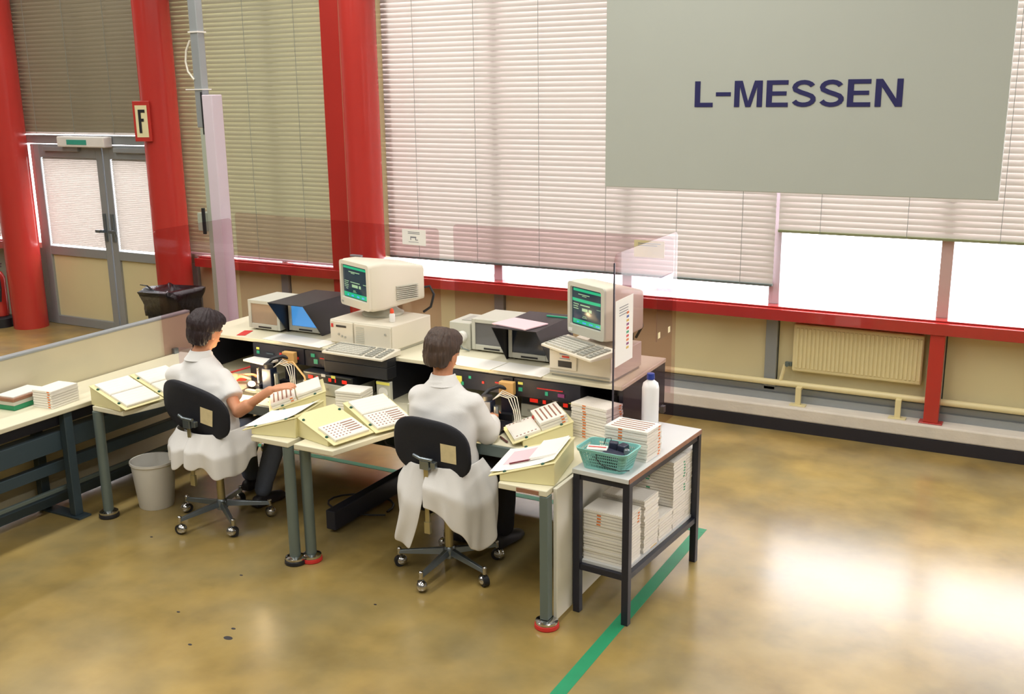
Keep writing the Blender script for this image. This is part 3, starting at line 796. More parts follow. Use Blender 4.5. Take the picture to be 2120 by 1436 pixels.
def onb(x, y, z, rz=PI / 2): return BM @ T((x, y, z)) @ Matrix.Rotation(rz, 4, 'Z') @ Matrix.Diagonal((1.1, 1, 1, 1))
stack(17, onb(-.005, .115, .2806), 'plain', 'tick_orange', 'white tray in the front stack on the lower bench shelf', 'front stack on lower bench shelf', ticked=[12, 13, 14, 15])
stack(18, onb(.0, .31, .2806), 'plain', None, 'white tray in the second stack on the lower bench shelf', 'second stack on lower bench shelf', .003)
stack(8, onb(.0, .485, .2806), 'plain', None, 'white tray in short third stack on lower bench shelf', 'short stack on lower bench shelf')
stack(24, onb(.0, .657, .2806), 'plain', 'tick_green', 'white tray in tall green-marked stack on bench shelf', 'tall green marked stack', ticked=[11, 12, 13, 16, 17, 18, 19, 20, 21])
stack(24, onb(0, .826, .2806), 'plain', None, 'white tray in tall rearmost stack on bench shelf', 'rearmost stack on bench shelf')
yl = MB().box((0, 0, .0008), (.035, .075, .001)).build('note', 'tick_yellow'); yl.matrix_basis = onb(.101, .34, .2805, 0); 
tag(yl, 'yellow slip of paper on the lower bench shelf', 'note')
stack(10, onb(.006, .31, .7668), 'slots', 'tick_orange', 'white tray in bench-top stack behind turquoise basket', 'bench top stack behind the basket')
stack(12, T((-2.165, 4.955, .7215)) @ Matrix.Rotation(PI / 2 - R(13), 4, 'Z'), 'plain', 'tick_orange', 'white tray in stack at right desk corner by acrylic screen', 'stack at the right desk corner', .003)
# bottle
bo = thing('plastic_bottle', 'tall white plastic bottle with blue cap on the bench', 'bottle', (-1.895, 5.05, .7668))
MB().lathe([(.0, 0), (.042, 0), (.046, .006), (.046, .235), (.040, .262), (.020, .278), (.018, .283), (.0, .283)], n=28, cap=False).build('body', 'bottle', bo, smooth=50)
MB().lathe([(.021, .2835), (.022, .288), (.020, .315), (.0, .317)], n=22, cap=False).build('cap', 'blue_cap', bo, smooth=40)
# turquoise basket
bk = thing('plastic_basket', 'turquoise lattice plastic basket full of small devices on the bench', 'basket', (-1.872, 4.432, .7668), -R(3))
def rr2(f, z, n=4):
    hx, hy, r = .108 + .026 * f, .072 + .022 * f, .03
    out = []
    for qx, qy, a0 in ((1, 1, 0), (-1, 1, 90), (-1, -1, 180), (1, -1, 270)):
        for k in range(n + 1):
            a = R(a0 + 90 * k / n); out.append(Vector((qx * (hx - r) + r * math.cos(a), qy * (hy - r) + r * math.sin(a), z)))
    return out
def offs(ring, d): return [Vector((p.x * (1 - d / max(.05, math.hypot(p.x, p.y))), p.y * (1 - d / max(.05, math.hypot(p.x, p.y))), p.z)) for p in ring]
BH = .105
def band(m, f0, f1, d0=0.0):
    a, b = rr2(f0, f0 * BH), rr2(f1, f1 * BH)
    m.rings([offs(a, -d0), offs(b, -d0), offs(b, .003), offs(a, .003), offs(a, -d0)], cap=False)
m = MB(); band(m, 0, .13); m.rings([rr2(0, .0), rr2(0, .004)]); m.build('bottom', 'turquoise', bk, smooth=40)
m = MB(); band(m, .86, 1.0, .006); m.build('rim', 'turquoise', bk, smooth=40)
m = MB()
for i in range(4): f = .26 + i * .15; band(m, f, f + .045)
a, b = rr2(.13, .13 * BH), rr2(.86, .86 * BH); n = len(a)
for j in range(n):
    k = (j + 1) % n
    straight = (a[j] - a[k]).length > .03
    q = [a[j], a[k], b[k], b[j]]
    if straight:
        L = (a[j] - a[k]).length; c = int(L / .0085)
        for i in range(c):
            u0, u1 = (i + .5) / c, (i + .85) / c
            vs = [a[j].lerp(a[k], u0), a[j].lerp(a[k], u1), b[j].lerp(b[k], u1), b[j].lerp(b[k], u0)]
            m.add(vs + offs(vs, .0025), [(0, 1, 2, 3), (7, 6, 5, 4), (0, 3, 7, 4), (1, 5, 6, 2)])
    else:
        m.add(q + offs(q, .0025), [(0, 1, 2, 3), (7, 6, 5, 4)])
m.build('lattice', 'turquoise', bk)
Bk = T((-1.872, 4.432, .7668)) @ Matrix.Rotation(-R(3), 4, 'Z')
def inb(mb, name, mats, x, y, z, rx, ry, rz, label, cat, bevel=0, smooth=None):
    o = mb.build(name, mats, bevel=bevel, smooth=smooth)
    o.matrix_basis = Bk @ T((x, y, z)) @ Matrix.Rotation(rz, 4, 'Z') @ Matrix.Rotation(rx, 4, 'X') @ Matrix.Rotation(ry, 4, 'Y')
    return tag(o, label, cat)
M['device'] = mat('dark_device', srgb(48, 52, 72), .35)
o = inb(MB().box((0, 0, .022), (.10, .045, .022)).box((0, 0, .0345), (.09, .012, .002), 1), 'pocket_device', ['white_plastic', 'tick_red'], -.055, -.01, .062, R(8), 0, R(15), 'white gadget with a red stripe in the basket', 'device', .004)
inb(MB().box((0, 0, .015), (.105, .085, .03)), 'power_adapter', 'device', .035, -.03, .055, R(4), R(3), R(-10), 'flat dark power adapter at the front of the basket', 'adapter', .005)
inb(MB().box((0, 0, .03), (.045, .04, .06)), 'power_adapter', 'device', .0, .045, .055, 0, R(6), R(20), 'upright dark plug adapter at the back of the basket', 'adapter', .005)
inb(MB().box((0, 0, .03), (.04, .045, .055)), 'power_adapter', 'device', .06, .045, .055, R(6), 0, R(-15), 'blocky dark plug adapter at the back right of the basket', 'adapter', .005)
inb(MB().lathe([(.014, 0), (.014, .05), (.010, .055)], n=14), 'small_jar', 'steel', .096, .0, .052, 0, 0, 0, 'small grey cylinder standing in the basket', 'jar', smooth=40)
inb(MB().box((0, 0, .02), (.16, .12, .035)), 'cable_bundle', 'cable_black', .0, .0, .010, 0, 0, 0, 'dark bundle filling the bottom of the basket', 'cable', .01)
inb(MB().tube([(-.05, .05, .09), (-.045, .06, .12), (-.02, .065, .125), (-.005, .05, .10)], .0022, n=6), 'cable', 'cable_black', 0, 0, 0, 0, 0, 0, 'thin black cable loop standing up from the basket', 'cable', smooth=60)
inb(MB().tube([(-.02, -.085, .10), (-.02, -.097, .07), (.01, -.098, .04), (.04, -.096, .035), (.10, -.092, .025), (.135, -.05, .02)], .002, n=6), 'cable', 'cable_black', 0, 0, 0, 0, 0, 0, 'thin black cable trailing over the front of the basket', 'cable', smooth=60)

# ================================================================ INSTRUMENTS
SZ = 1.0008
def crt_monitor(label, x, y, z, rz, wd=.37, ht=.30, dp=.42, bezel='pc', swivel=True):
    """origin: front face centre, bottom of the case; front looks along local -y"""
    t = thing('computer_monitor', label, 'monitor', (x, y, z), rz)
    hw = wd / 2
    def ring(yy, sx, z0, z1, r=.02):
        out = []
        for qx, qz, a0 in ((1, 1, 0), (-1, 1, 90), (-1, -1, 180), (1, -1, 270)):
            for k in range(4):
                a = R(a0 + 30 * k)
                cz = (z1 - r) if qz > 0 else (z0 + r)
                out.append(Vector((qx * (sx - r) + r * math.cos(a), yy, cz + r * math.sin(a))))
        return out
    MB().rings([ring(.012, hw - .006, .006, ht - .006), ring(.03, hw, 0, ht), ring(.11, hw, 0, ht), ring(.16, hw - .012, .005, ht - .008), ring(dp, hw - .035, .03, ht - .05), ring(dp + .01, hw - .05, .05, ht - .07)]).build('case', 'pc', t, smooth=35)
    bz = .030
    m = MB()
    o0 = ring(.0, hw - .004, .004, ht - .004); i0 = ring(-.002, hw - bz, .054, ht - .028, .010); i1 = ring(.012, hw - bz - .004, .058, ht - .032, .008); ob = ring(.0125, hw - .004, .004, ht - .004)
    m.rings([ob, o0, i0, i1], cap=False)
    m.build('bezel', bezel, t, smooth=35)
    s0, s1, z0, z1 = -(hw - bz - .003), hw - bz - .003, .057, ht - .031
    g = MB(); n = 8
    rows = [[Vector((s0 + (s1 - s0) * i / n, .0105 - .005 * (1 - (2 * i / n - 1) ** 2) * (1 - (2 * j / n - 1) ** 2), z0 + (z1 - z0) * j / n)) for i in range(n + 1)] for j in range(n + 1)]
    g.rings(rows, cap=False, closed=False); sc = g.build('screen', 'screen_lit', t, smooth=80)
    W, H = s1 - s0, z1 - z0
    def bar(name, material, rects):
        f = lambda u, v: .0105 - .005 * (1 - (2 * u - 1) ** 2) * (1 - (2 * v - 1) ** 2) - .0007
        b = MB(); nn = 6
        for u0, u1, v0, v1 in rects:
            rr = [[Vector((s0 + (u0 + (u1 - u0) * i / nn) * W, f(u0 + (u1 - u0) * i / nn, v), z0 + v * H)) for i in range(nn + 1)] for v in (v0, v1)]
            b.rings(rr, cap=False, closed=False)
            if name != 'text': b.build(name, material, sc); b = MB()
        if name == 'text': tag(b.build(name, material, sc), kind='stuff')
    return t, bar, hw, ht, dp
# left monitor on its computer
pc1 = thing('desktop_computer', 'wide beige desktop computer under the left monitor', 'computer', (-3.80, 5.06, SZ), -R(3))
MB().bx(-.245, .245, 0, .40, .018, .172).build('case', 'pc', pc1, bevel=.006)
MB().bx(-.235, -.055, -.012, -.0005, .03, .165).build('left_front', 'pc', pc1, bevel=.004)
MB().bx(-.045, .238, -.010, -.0005, .03, .165).build('right_front', 'pc', pc1, bevel=.004)
m = MB()
for i in range(9): m.bx(-.03, .035, -.0125, -.0105, .045 + i * .012, .050 + i * .012)
m.build('vents', 'pc_grey', pc1)
MB().bx(-.225, -.208, -.0145, -.0125, .125, .148).build('red_badge', 'tick_red', pc1)
MB().bx(-.185, -.105, -.0145, -.0125, .130, .142).build('disk_slot', 'black_plastic', pc1)
for x, z in ((-.165, .085), (-.14, .075), (-.115, .07)): MB().lathe([(.007, 0), (.007, .005)], n=12, X=T((x, -.0125, z)) @ Matrix.Rotation(PI / 2, 4, 'X')).build('button', 'key_dark', pc1)
MB().lathe([(.007, 0), (.007, .005)], n=12, X=T((.20, -.0105, .12)) @ Matrix.Rotation(PI / 2, 4, 'X')).build('lock', 'key_dark', pc1)
MB().bx(-.23, .23, .02, .38, 0, .0175).build('base', 'tan_box' if False else 'pc_grey', pc1)
mn1, bar, hw, ht, dp = crt_monitor('beige monitor with green and dark screen on the left computer', -3.905, 5.155, 1.235, -R(24), .37, .295, .42)
bar('green_bar', 'screen_green', [(.02, .98, .90, .97), (.02, .98, .03, .17)])
bar('text', 'screen_text', [(.25, .7, .80, .825), (.35, .5, .765, .785), (.05, .25, .50, .52), (.05, .22, .44, .46), (.05, .24, .38, .40), (.05, .22, .33, .345), (.32, .7, .49, .515), (.38, .62, .35, .44), (.66, .74, .35, .44), (.83, .95, .49, .51), (.42, .52, .24, .26), (.4, .55, .2, .215), (.12, .2, .27, .29)])
bar('key_label', 'screen_blue', [(.12, .22, .06, .11), (.32, .42, .06, .11), (.55, .65, .06, .11), (.75, .85, .06, .11)])
MB().lathe([(.13, 0), (.135, .012), (.10, .03), (.08, .06)], (0, .20, -.0612), 28).build('swivel_foot', 'pc_grey', mn1, smooth=40)
MB().bx(-.165, -.14, -.0035, -.001, .022, .034).build('badge', 'key_dark', mn1)
m = MB()
for i in range(8): m.bx(hw - .0325, hw - .006, .20, .36, .05 + i * .012, .055 + i * .012)
m.build('side_vents', 'pc_grey', mn1)
MB().tube([(.13, .41, .1), (.17, .45, .11), (.20, .46, .06), (.19, .44, -.02), (.15, .41, -.055)], .008, n=8).build('cable', 'cable_black', mn1, smooth=60)
def keyboard(label, x, y, z, rz, tilt=0):
    t = thing('keyboard', label, 'keyboard', (x, y, z), rz)
    t.rotation_euler = (tilt, 0, rz)
    W, D = .46, .19
    a = [Vector((-W / 2, 0, 0)), Vector((-W / 2, D, 0)), Vector((-W / 2, D, .035)), Vector((-W / 2, D * .7, .030)), Vector((-W / 2, 0, .014))]
    b = [p + Vector((W, 0, 0)) for p in a]
    MB().rings([a, b]).build('case', 'pc', t, bevel=.004)
    k1, k2 = MB(), MB()
    sl = math.atan2(.016, D * .7)
    for r_ in range(6):
        yy = .022 + r_ * .0245
        zz = .0155 + math.tan(sl) * yy
        for c_ in range(21):
            xx = -W / 2 + .03 + c_ * .020
            if c_ in (14, 18): continue
            (k2 if (c_ > 14 or r_ == 5 or c_ in (0, 13)) else k1).box((xx, yy, zz + .003), (.0165, .019, .008))
    k1.build('keys', 'key', t); k2.build('function_keys', 'key_dark', t)
    tag(t.children[1], kind='stuff'); tag(t.children[2], kind='stuff')
    return t
keyboard('beige keyboard in front of the left computer', -3.735, 4.868, 1.004, -R(2))
tr = MB().bx(-3.97, -3.50, 4.90, 5.0, .955, 1.0006).bx(-3.97, -3.50, 4.90, 4.999, .88, .954).build('keyboard_tray', 'black_plastic', bevel=.004)
tag(tr, 'black box support under the left keyboard', 'support')
gl = thing('glue_bottle', 'small white glue bottle with orange cap on the left computer', 'bottle', (-3.63, 5.16, 1.174))
MB().lathe([(.017, 0), (.018, .004), (.018, .045), (.012, .055)], n=18).build('body', 'white_plastic', gl, smooth=40)
MB().lathe([(.013, .0555), (.012, .075), (.006, .085)], n=16).build('cap', 'orange_cap', gl, smooth=40)

# small instrument monitors
def box_monitor(name, label, x, y, screen, streak=False):
    t = thing(name, label, 'monitor', (x, y, SZ))
    w_, h_, d_ = .27, .205, .30
    m = MB().bx(-w_ / 2, w_ / 2, .012, d_, .012, h_)
    m.build('case', 'pc_grey', t, bevel=.006)
    f = MB(); fr = .024
    f.bx(-w_ / 2, -w_ / 2 + fr, 0, .0115, .012, h_).bx(w_ / 2 - fr, w_ / 2, 0, .0115, .012, h_).bx(-w_ / 2 + fr, w_ / 2 - fr, 0, .0115, .012, .046).bx(-w_ / 2 + fr, w_ / 2 - fr, 0, .0115, h_ - fr, h_)
    f.build('front_frame', 'pc_grey', t, bevel=.003)
    MB().bx(-w_ / 2 + fr, w_ / 2 - fr, .008, .0116, .046, h_ - fr).build('screen', screen, t)
    for sx in (-.1, .1):
        for yy in (.04, .26): MB().lathe([(.012, 0), (.012, .0118)], (sx, yy, 0), 10).build('foot', 'black_plastic', t)
    MB().bx(-.05, .06, -.0022, -.0005, .020, .030).build('controls', 'black_plastic', t)
    return t
def hood(label, x, y):
    """sloped black light hood around a small monitor"""
    t = thing('monitor_hood', label, 'hood', (x, y, SZ))
    H_, D, w_ = .232, .34, .292
    prof = [(-.15, H_), (D, H_), (D, 0), (.03, 0)]      # (y, z) of a side wall
    for sx in (-1, 1):
        x0, x1 = sx * w_ / 2, sx * (w_ / 2 - .004)
        MB().rings([[Vector((x0, a, b)) for a, b in prof], [Vector((x1, a, b)) for a, b in prof]]).build('side_wall', 'black_plastic', t)
    MB().bx(-w_ / 2 + .0041, w_ / 2 - .0041, -.15, D, H_ - .004, H_).build('roof', 'black_plastic', t)
    MB().bx(-w_ / 2 + .0041, w_ / 2 - .0041, D - .004, D, .003, H_ - .0042).build('back', 'black_plastic', t)
    return t
box_monitor('instrument_monitor', 'small grey instrument monitor with blank tan screen, leftmost on the shelf', -4.70, 5.20, 'screen_tan')
box_monitor('instrument_monitor', 'small monitor with glowing blue screen inside the left black hood', -4.40, 5.255, 'screen_blue')
hood('black sloped light hood around the blue screen on the left shelf', -4.40, 5.22)
box_monitor('instrument_monitor', 'small grey instrument monitor with dark grey screen on the right shelf', -3.03, 5.33, 'screen_grey')
box_monitor('instrument_monitor', 'small monitor with dark screen inside the right black hood', -2.735, 5.255, 'screen_dark')
hood('black sloped light hood carrying a pink folder on the right shelf', -2.735, 5.22)
pf = MB().bx(-.13, .13, -.10, .10, 0, .008).build('folder', 'paper_pink', bevel=.002); pf.matrix_basis = T((-2.76, 5.20, SZ + .2325)) @ Matrix.Rotation(R(-14), 4, 'Z')
tag(pf, 'pink folder lying on the right black hood', 'folder')
nb = MB().bx(-.06, .1, .0, .012, 0, .008).build('marker_pen', 'led_green', bevel=.002); nb.matrix_basis = T((-2.66, 5.46, SZ + .2325))
tag(nb, 'thin green ruler at the back of right hood', 'ruler')
cu = thing('control_unit', 'small grey control unit with white knob left of the dark grey screen', 'instrument', (-3.255, 5.34, SZ))
MB().bx(-.075, .075, 0, .25, 0, .17).build('case', 'pc_grey', cu, bevel=.006)
MB().bx(-.02, .05, .06, .20, .1705, .174).build('handle', 'key_dark', cu, bevel=.001)
MB().lathe([(.034, 0), (.034, .02), (.030, .032)], n=24, X=T((.022, -.0005, .085)) @ Matrix.Rotation(PI / 2, 4, 'X')).build('knob', 'white_plastic', cu, smooth=40)
MB().lathe([(.014, 0), (.012, .012)], n=16, X=T((.022, -.0327, .08)) @ Matrix.Rotation(PI / 2, 4, 'X')).build('socket', 'black_plastic', cu, smooth=40)
MB().tube([(.022, -.044, .08), (.03, -.06, .05), (.05, -.05, .02), (.085, -.03, .006)], .005, n=8).build('cable', 'cable_grey', cu, smooth=60)
# right computer, monitor and keyboard
pc2 = thing('desktop_computer', 'beige desktop computer with cartridge slot under the right monitor', 'computer', (-2.305, 5.035, SZ), -R(3))
MB().bx(-.19, .19, 0, .40, .012, .155).build('case', 'pc', pc2, bevel=.005)
MB().bx(-.18, .18, .01, .39, 0, .0118).build('base', 'key_dark', pc2)
MB().bx(-.185, -.015, -.008, -.0005, .045, .15).build('drive_bay', 'pc', pc2, bevel=.003)
MB().bx(-.13, -.045, -.0095, -.0082, .06, .095).build('cartridge_slot', 'black_plastic', pc2)
MB().bx(-.12, -.045, -.0095, -.0082, .132, .135).bx(-.12, -.055, -.0095, -.0082, .108, .11).build('blue_print', 'tick_blue', pc2)
MB().bx(-.105, -.06, -.0095, -.0082, .115, .125).build('red_print', 'tick_red', pc2)
MB().bx(-.185, .185, -.004, -.0005, .022, .030).build('seam', 'key_dark', pc2)
mn2, bar, hw, ht, dp = crt_monitor('grey framed monitor with green text screen on the right computer', -2.300, 5.098, 1.225, -R(28), .335, .30, .30, 'pc_grey')
bar('green_bar', 'screen_green', [(.05, .98, .90, .97), (.02, .95, .63, .71), (.04, .98, .04, .16)])
bar('text', 'screen_text', [(.22, .6, .82, .84), (.35, .5, .785, .80), (.05, .25, .55, .57), (.05, .22, .49, .51), (.05, .24, .43, .45), (.3, .62, .54, .57), (.36, .55, .40, .48), (.58, .68, .40, .48), (.83, .95, .52, .53), (.38, .5, .26, .275), (.36, .52, .22, .235)])
bar('key_label', 'screen_blue', [(.15, .27, .07, .11), (.36, .48, .07, .11), (.58, .7, .07, .11), (.8, .92, .07, .11)])
MB().lathe([(.12, 0), (.12, .02), (.08, .03), (.07, .062)], (0, .17, -.0692 + .006), 28).build('swivel_foot', 'pc', mn2, smooth=40)
MB().bx(-.15, -.115, -.0035, -.001, .016, .034).build('badge', 'white_plastic', mn2)
MB().tube([(.04, .305, .12), (.06, .345, .10), (.065, .355, .03), (.04, .33, -.04)], .008, n=8).build('cable', 'cable_black', mn2, smooth=60)
keyboard('beige keyboard lying slanted on the right computer', -2.352, 4.945, 1.161, -R(29), R(2))

# papers on the shelves
def flat_sheet(x, y, z, sx, sy, rz, label, material='paper', t=.002, name='paper_sheet'):
    o = MB().box((0, 0, t / 2), (sx, sy, t)).build(name, material); o.location = (x, y, z); o.rotation_euler = (0, 0, rz)
    return tag(o, label, 'paper')
flat_sheet(-4.31, 5.085, SZ, .50, .17, -R(4), 'white printed sheets in front of the left hood')
flat_sheet(-3.04, 5.095, SZ, .40, .19, -R(4), 'white sheet at the left on the right shelf edge')
flat_sheet(-2.672, 5.085, SZ, .32, .19, -R(3), 'white sheet at the right on the right shelf edge')
flat_sheet(-4.78, 5.095, SZ, .06, .14, R(20), 'red strip of paper at the left end of the left shelf', 'tick_red', .002, 'paper_strip')
flat_sheet(-4.90, 5.45, SZ, .12, .10, R(10), 'brown card behind the tan screen monitor', 'brown_edge', .003, 'card')

# rack mounted controllers below the shelves
def controller(label, x0, x1, y0, leds, z0=.872, z1=.9735):
    t = thing('control_unit', label, 'instrument', ((x0 + x1) / 2, y0, z0))
    hw_ = (x1 - x0) / 2; h = z1 - z0
    MB().bx(-hw_, hw_, .004, .32, 0, h).build('case', 'black_plastic', t)
    MB().bx(-hw_, hw_, 0, .0035, 0, h).build('front_panel', 'black_steel', t)
    for (u, v, wd, hd, mt) in leds:
        MB().bx(-hw_ + u * 2 * hw_ - wd / 2, -hw_ + u * 2 * hw_ + wd / 2, -.004, -.0004, v * h - hd / 2, v * h + hd / 2).build('indicator', mt, t)
    return t
controller('black control unit with green lamps under the left shelf, at its left', -4.62, -4.20, 4.99, [(.10, .7, .022, .014, 'led_yellow'), (.10, .45, .022, .02, 'led_green'), (.34, .45, .06, .01, 'steel_dark'), (.55, .5, .02, .02, 'tick_red'), (.66, .75, .03, .008, 'steel'), (.66, .4, .03, .022, 'tick_red'), (.88, .4, .016, .016, 'tick_red')])
controller('black control unit left of the left keyboard box', -4.19, -3.98, 4.99, [(.3, .72, .03, .022, 'led_green'), (.4, .35, .03, .03, 'led_green'), (.75, .6, .08, .006, 'tick_red')])
controller('black control unit with yellow knob under the right shelf', -3.10, -2.70, 4.99, [(.10, .45, .05, .05, 'led_yellow'), (.17, .28, .018, .02, 'led_green'), (.3, .7, .016, .016, 'led_green'), (.52, .5, .014, .014, 'tick_red'), (.78, .6, .05, .008, 'tick_red'), (.80, .42, .018, .02, 'tick_red')])
controller('black control unit with small red lettering under the right shelf', -2.69, -2.28, 4.99, [(.1, .75, .03, .014, 'led_yellow'), (.1, .4, .024, .022, 'led_green'), (.55, .6, .16, .006, 'tick_red'), (.5, .35, .018, .022, 'led_green'), (.72, .35, .04, .02, 'tick_purple')])
def display_unit(label, x, y, wd, rz):
    t = thing('counter_display', label, 'instrument', (x, y, DZ + .0008), rz)
    h = wd / 2
    MB().bx(-h, h, .0, .22, .006, .082).build('lower_case', 'pc_grey', t, bevel=.003)
    for sx in (-h + .03, h - .03): MB().bx(sx - .012, sx + .012, .02, .2, 0, .0058).build('foot', 'black_plastic', t)
    MB().bx(-h, h, .006, .22, .0825, .142).build('upper_case', 'black_plastic', t, bevel=.003)
    for (u, wl) in ((.16, .09), (.29, .035), (.55, .05), (.66, .02), (.84, .085)):
        MB().bx(-h + u * wd - wl * wd / .9 / 2, -h + u * wd + wl * wd / .9 / 2, .002, .0055, .098, .120).build('red_digits', 'led_red', t, bevel=.0015)
    MB().bx(-h + .01, h - .01, .0045, .0058, .132, .136).build('trim_line', 'steel', t)
    for u, mt in ((.42, 'white_plastic'), (.62, 'led_yellow')): MB().bx(-h + u * wd - .016, -h + u * wd + .016, .0035, .0058, .122, .139).build('sticker', mt, t)
    for u in (.1, .5, .9): MB().bx(-h + u * wd - .008, -h + u * wd + .008, -.002, -.0005, .04, .055).build('button', 'key_dark', t)
    return t
display_unit('black counter with red digits on the left desk', -3.955, 4.90, .40, -R(3))
display_unit('black counter with red digits on the right desk', -2.43, 5.06, .52, -R(2))

# measuring fixtures with halogen lamps
def fixture(label, x, y, rz, flip=1):
    t = thing('measuring_fixture', label, 'fixture', (x, y, DZ + .0008), rz)
    MB().bx(-.14, .14, -.09, .10, 0, .022).build('base_plate', 'black_plastic', t, bevel=.003)
    MB().bx(-.02, .05, -.01, .055, .0222, .16).build('column_block', 'dark_blue', t, bevel=.004)
    MB().cyl((-.02 + .035, .02, .1602), (.015, .02, .185), .03, n=20).build('turret', 'black_plastic', t, smooth=40)
    MB().cyl((.068, .02, .0222), (.068, .02, .13), .016, n=16).build('cylinder', 'steel', t, smooth=40)
    MB().cyl((-.055, .0, .0222), (-.055, 0, .155), .009, n=12).build('rod', 'chrome', t, smooth=40)
    MB().bx(-.10, .10, -.085, -.055, .0222, .032).bx(-.02, .10, -.08, -.06, .0322, .042).build('slide_rail', 'steel', t)
    MB().bx(-.13, -.03, -.03, .04, .03, .055).build('lamp_housing', 'black_steel', t, bevel=.004)
    MB().ell((-.075, -.045, .062), (.026, .020, .018)).build('lamp_bulb', 'lamp_glow', t, smooth=60)
    MB().ell((.045, -.035, .035), (.016, .014, .012)).build('lamp_bulb', 'lamp_glow', t, smooth=60)
    d = bpy.data.lights.new('halogen_light', 'POINT'); d.energy = 5.0; d.color = (1, .72, .38); d.shadow_soft_size = .02
    l = bpy.data.objects.new('halogen_light', d); C.objects.link(l); l.parent = t; l.location = (-.075, -.085, .085)
    for k in range(4):
        a = .012 * k
        MB().tube([(.05, .02 + a * .4, .165), (.09, .03 + a, .19 + a * .5), (.14 + a, .03 + a, .18), (.18 + a, .01, .12), (.20 + a, -.01, .05), (.205 + a, -.02, .026)], .0028, n=6).build('air_hose', 'cable_white', t, smooth=60)
    MB().tube([(-.03, .03, .16), (.0, .08, .20), (.04, .13, .21), (.09, .16, .19)], .012, n=8).build('gooseneck', 'black_plastic', t, smooth=60)
    MB().bx(.03, .12, .14, .18, .16, .235).build('terminal_box', 'tan_box', t, bevel=.004)
    MB().bx(.04, .11, .15, .17, .0222, .1598).build('terminal_post', 'black_steel', t)
    MB().bx(.03, .13, .10, .139, .0222, .06).build('terminal_foot', 'black_plastic', t)
    return t
fixture('black measuring fixture with glowing lamp at the right desk', -2.785, 4.80, R(4))
fixture('black measuring fixture with glowing lamps at the left desk', -4.36, 4.80, R(4))
flat_sheet(-4.52, 4.96, .872, .20, .15, -R(8), 'white sheet propped over the left fixture', t=.012)
MB().bx(-4.60, -4.44, 4.93, 4.99, .7208, .8715).build('sheet_stand', 'black_steel')
tag(bpy.data.objects['sheet_stand'], 'dark stand carrying the white sheet at left desk', 'stand')
# left clutter behind the left worker
flat_sheet(-4.80, 4.86, .7212, .24, .18, R(12), 'pale notebook beside the left worker\'s head', 'pc_grey', .02, 'notebook')
flat_sheet(-4.66, 4.90, .80 - .0786 + .02, .07, .05, R(30), 'red cable reel cover near the left fixture', 'tick_red', .03, 'red_cover')
st = thing('paper_stand', 'small clear paper stand on desk behind left worker', 'stand', (-5.22, 4.98, DZ + .0008), R(20))
MB().box((0, .03, .075), (.13, .006, .15)).build('back_plate', 'clear', st)
MB().box((0, 0, .004), (.13, .07, .008)).build('foot', 'white_plastic', st)
for nm, pts, mt in (('red cable lying across the left desk rear', [(-4.95, 4.93, .73), (-4.8, 4.97, .76), (-4.68, 4.98, .80), (-4.6, 5.02, .83)], 'tick_red'), ('tan cable arching behind the left fixture', [(-4.30, 4.87, .90), (-4.20, 4.88, .92), (-4.08, 4.84, .85), (-4.02, 4.80, .76), (-4.0, 4.76, .726)], 'tan_box'), ('blue cable hanging at left of the right desk', [(-3.22, 4.98, .87), (-3.25, 4.90, .84), (-3.27, 4.86, .78), (-3.24, 4.82, .727)], 'blue_paper')):
    tag(MB().tube(pts, .006, n=8).build('cable', mt, smooth=60), nm, 'cable')
cl = thing('gauge', 'small pale gauge with yellow top strip under the left keyboard', 'gauge', (-3.555, 4.93, .735))
MB().bx(-.05, .05, 0, .03, .0, .125).build('body', 'pc_grey', cl, bevel=.004)
MB().bx(-.048, .048, -.003, -.0005, .105, .122).build('yellow_strip', 'led_yellow', cl)
MB().lathe([(.034, 0), (.034, .003)], n=24, X=T((0, -.0005, .055)) @ Matrix.Rotation(PI / 2, 4, 'X')).build('dial', 'paper', cl)
MB().bx(-.02, .02, .0305, .07, .02, .11).build('bracket', 'black_plastic', cl)
MB().bx(-.012, .012, .0, .03, -.0135, -.0005).build('foot', 'black_steel', cl)
# terminal box left of right worker
tb = thing('terminal_box', 'grey junction box with dark socket at left of the right worker', 'instrument', (-3.235, 4.80, DZ + .0008), R(-8))
MB().bx(-.07, .07, 0, .12, 0, .07).build('case', 'pc_grey', tb, bevel=.004)
MB().bx(-.05, .0, -.003, -.0005, .02, .055).build('socket', 'black_plastic', tb)
MB().bx(.02, .05, -.003, -.0005, .02, .055).build('cover', 'white_plastic', tb)
# white tray block and dropper bottles
stack(8, T((-3.655, 4.775, .7215)) @ Matrix.Rotation(R(8) + PI / 2, 4, 'Z') @ Matrix.Diagonal((1, .72, 1, 1)), 'plain', None, 'white tray in the block behind the holders between the workers', 'tray block between the workers')
for lb_, (bx_, by_) in (('white dropper bottle at the left fixture near the reaching hand', (-4.02, 4.74)), ('white dropper bottle with red top at the right fixture', (-2.50, 4.86))):
    db = thing('dropper_bottle', lb_, 'bottle', (bx_, by_, DZ + .0008))
    MB().lathe([(.022, 0), (.024, .005), (.024, .06), (.012, .072)], n=20).build('body', 'white_plastic', db, smooth=40)
    MB().lathe([(.011, .0725), (.011, .085), (.003, .11)], n=14).build('nozzle', 'tick_red' if 'red' in lb_ else 'white_plastic', db, smooth=40)
for lb_, x, y, rz in (('brown tweezers grip on the left work surface', -4.10, 4.645, R(-38)), ('brown tweezers grip on the right work surface', -2.58, 4.66, R(-38))):
    o = MB().cyl((-.045, 0, 0), (.045, 0, 0), .006, n=8).cyl((.045, 0, 0), (.06, 0, 0), .004, .001, n=8).build('hand_tool', mat('maroon_grip', srgb(92, 50, 50), .4), smooth=40); o.location = (x, y, DZ + .007); o.rotation_euler = (0, 0, rz)
    tag(o, lb_, 'tool')
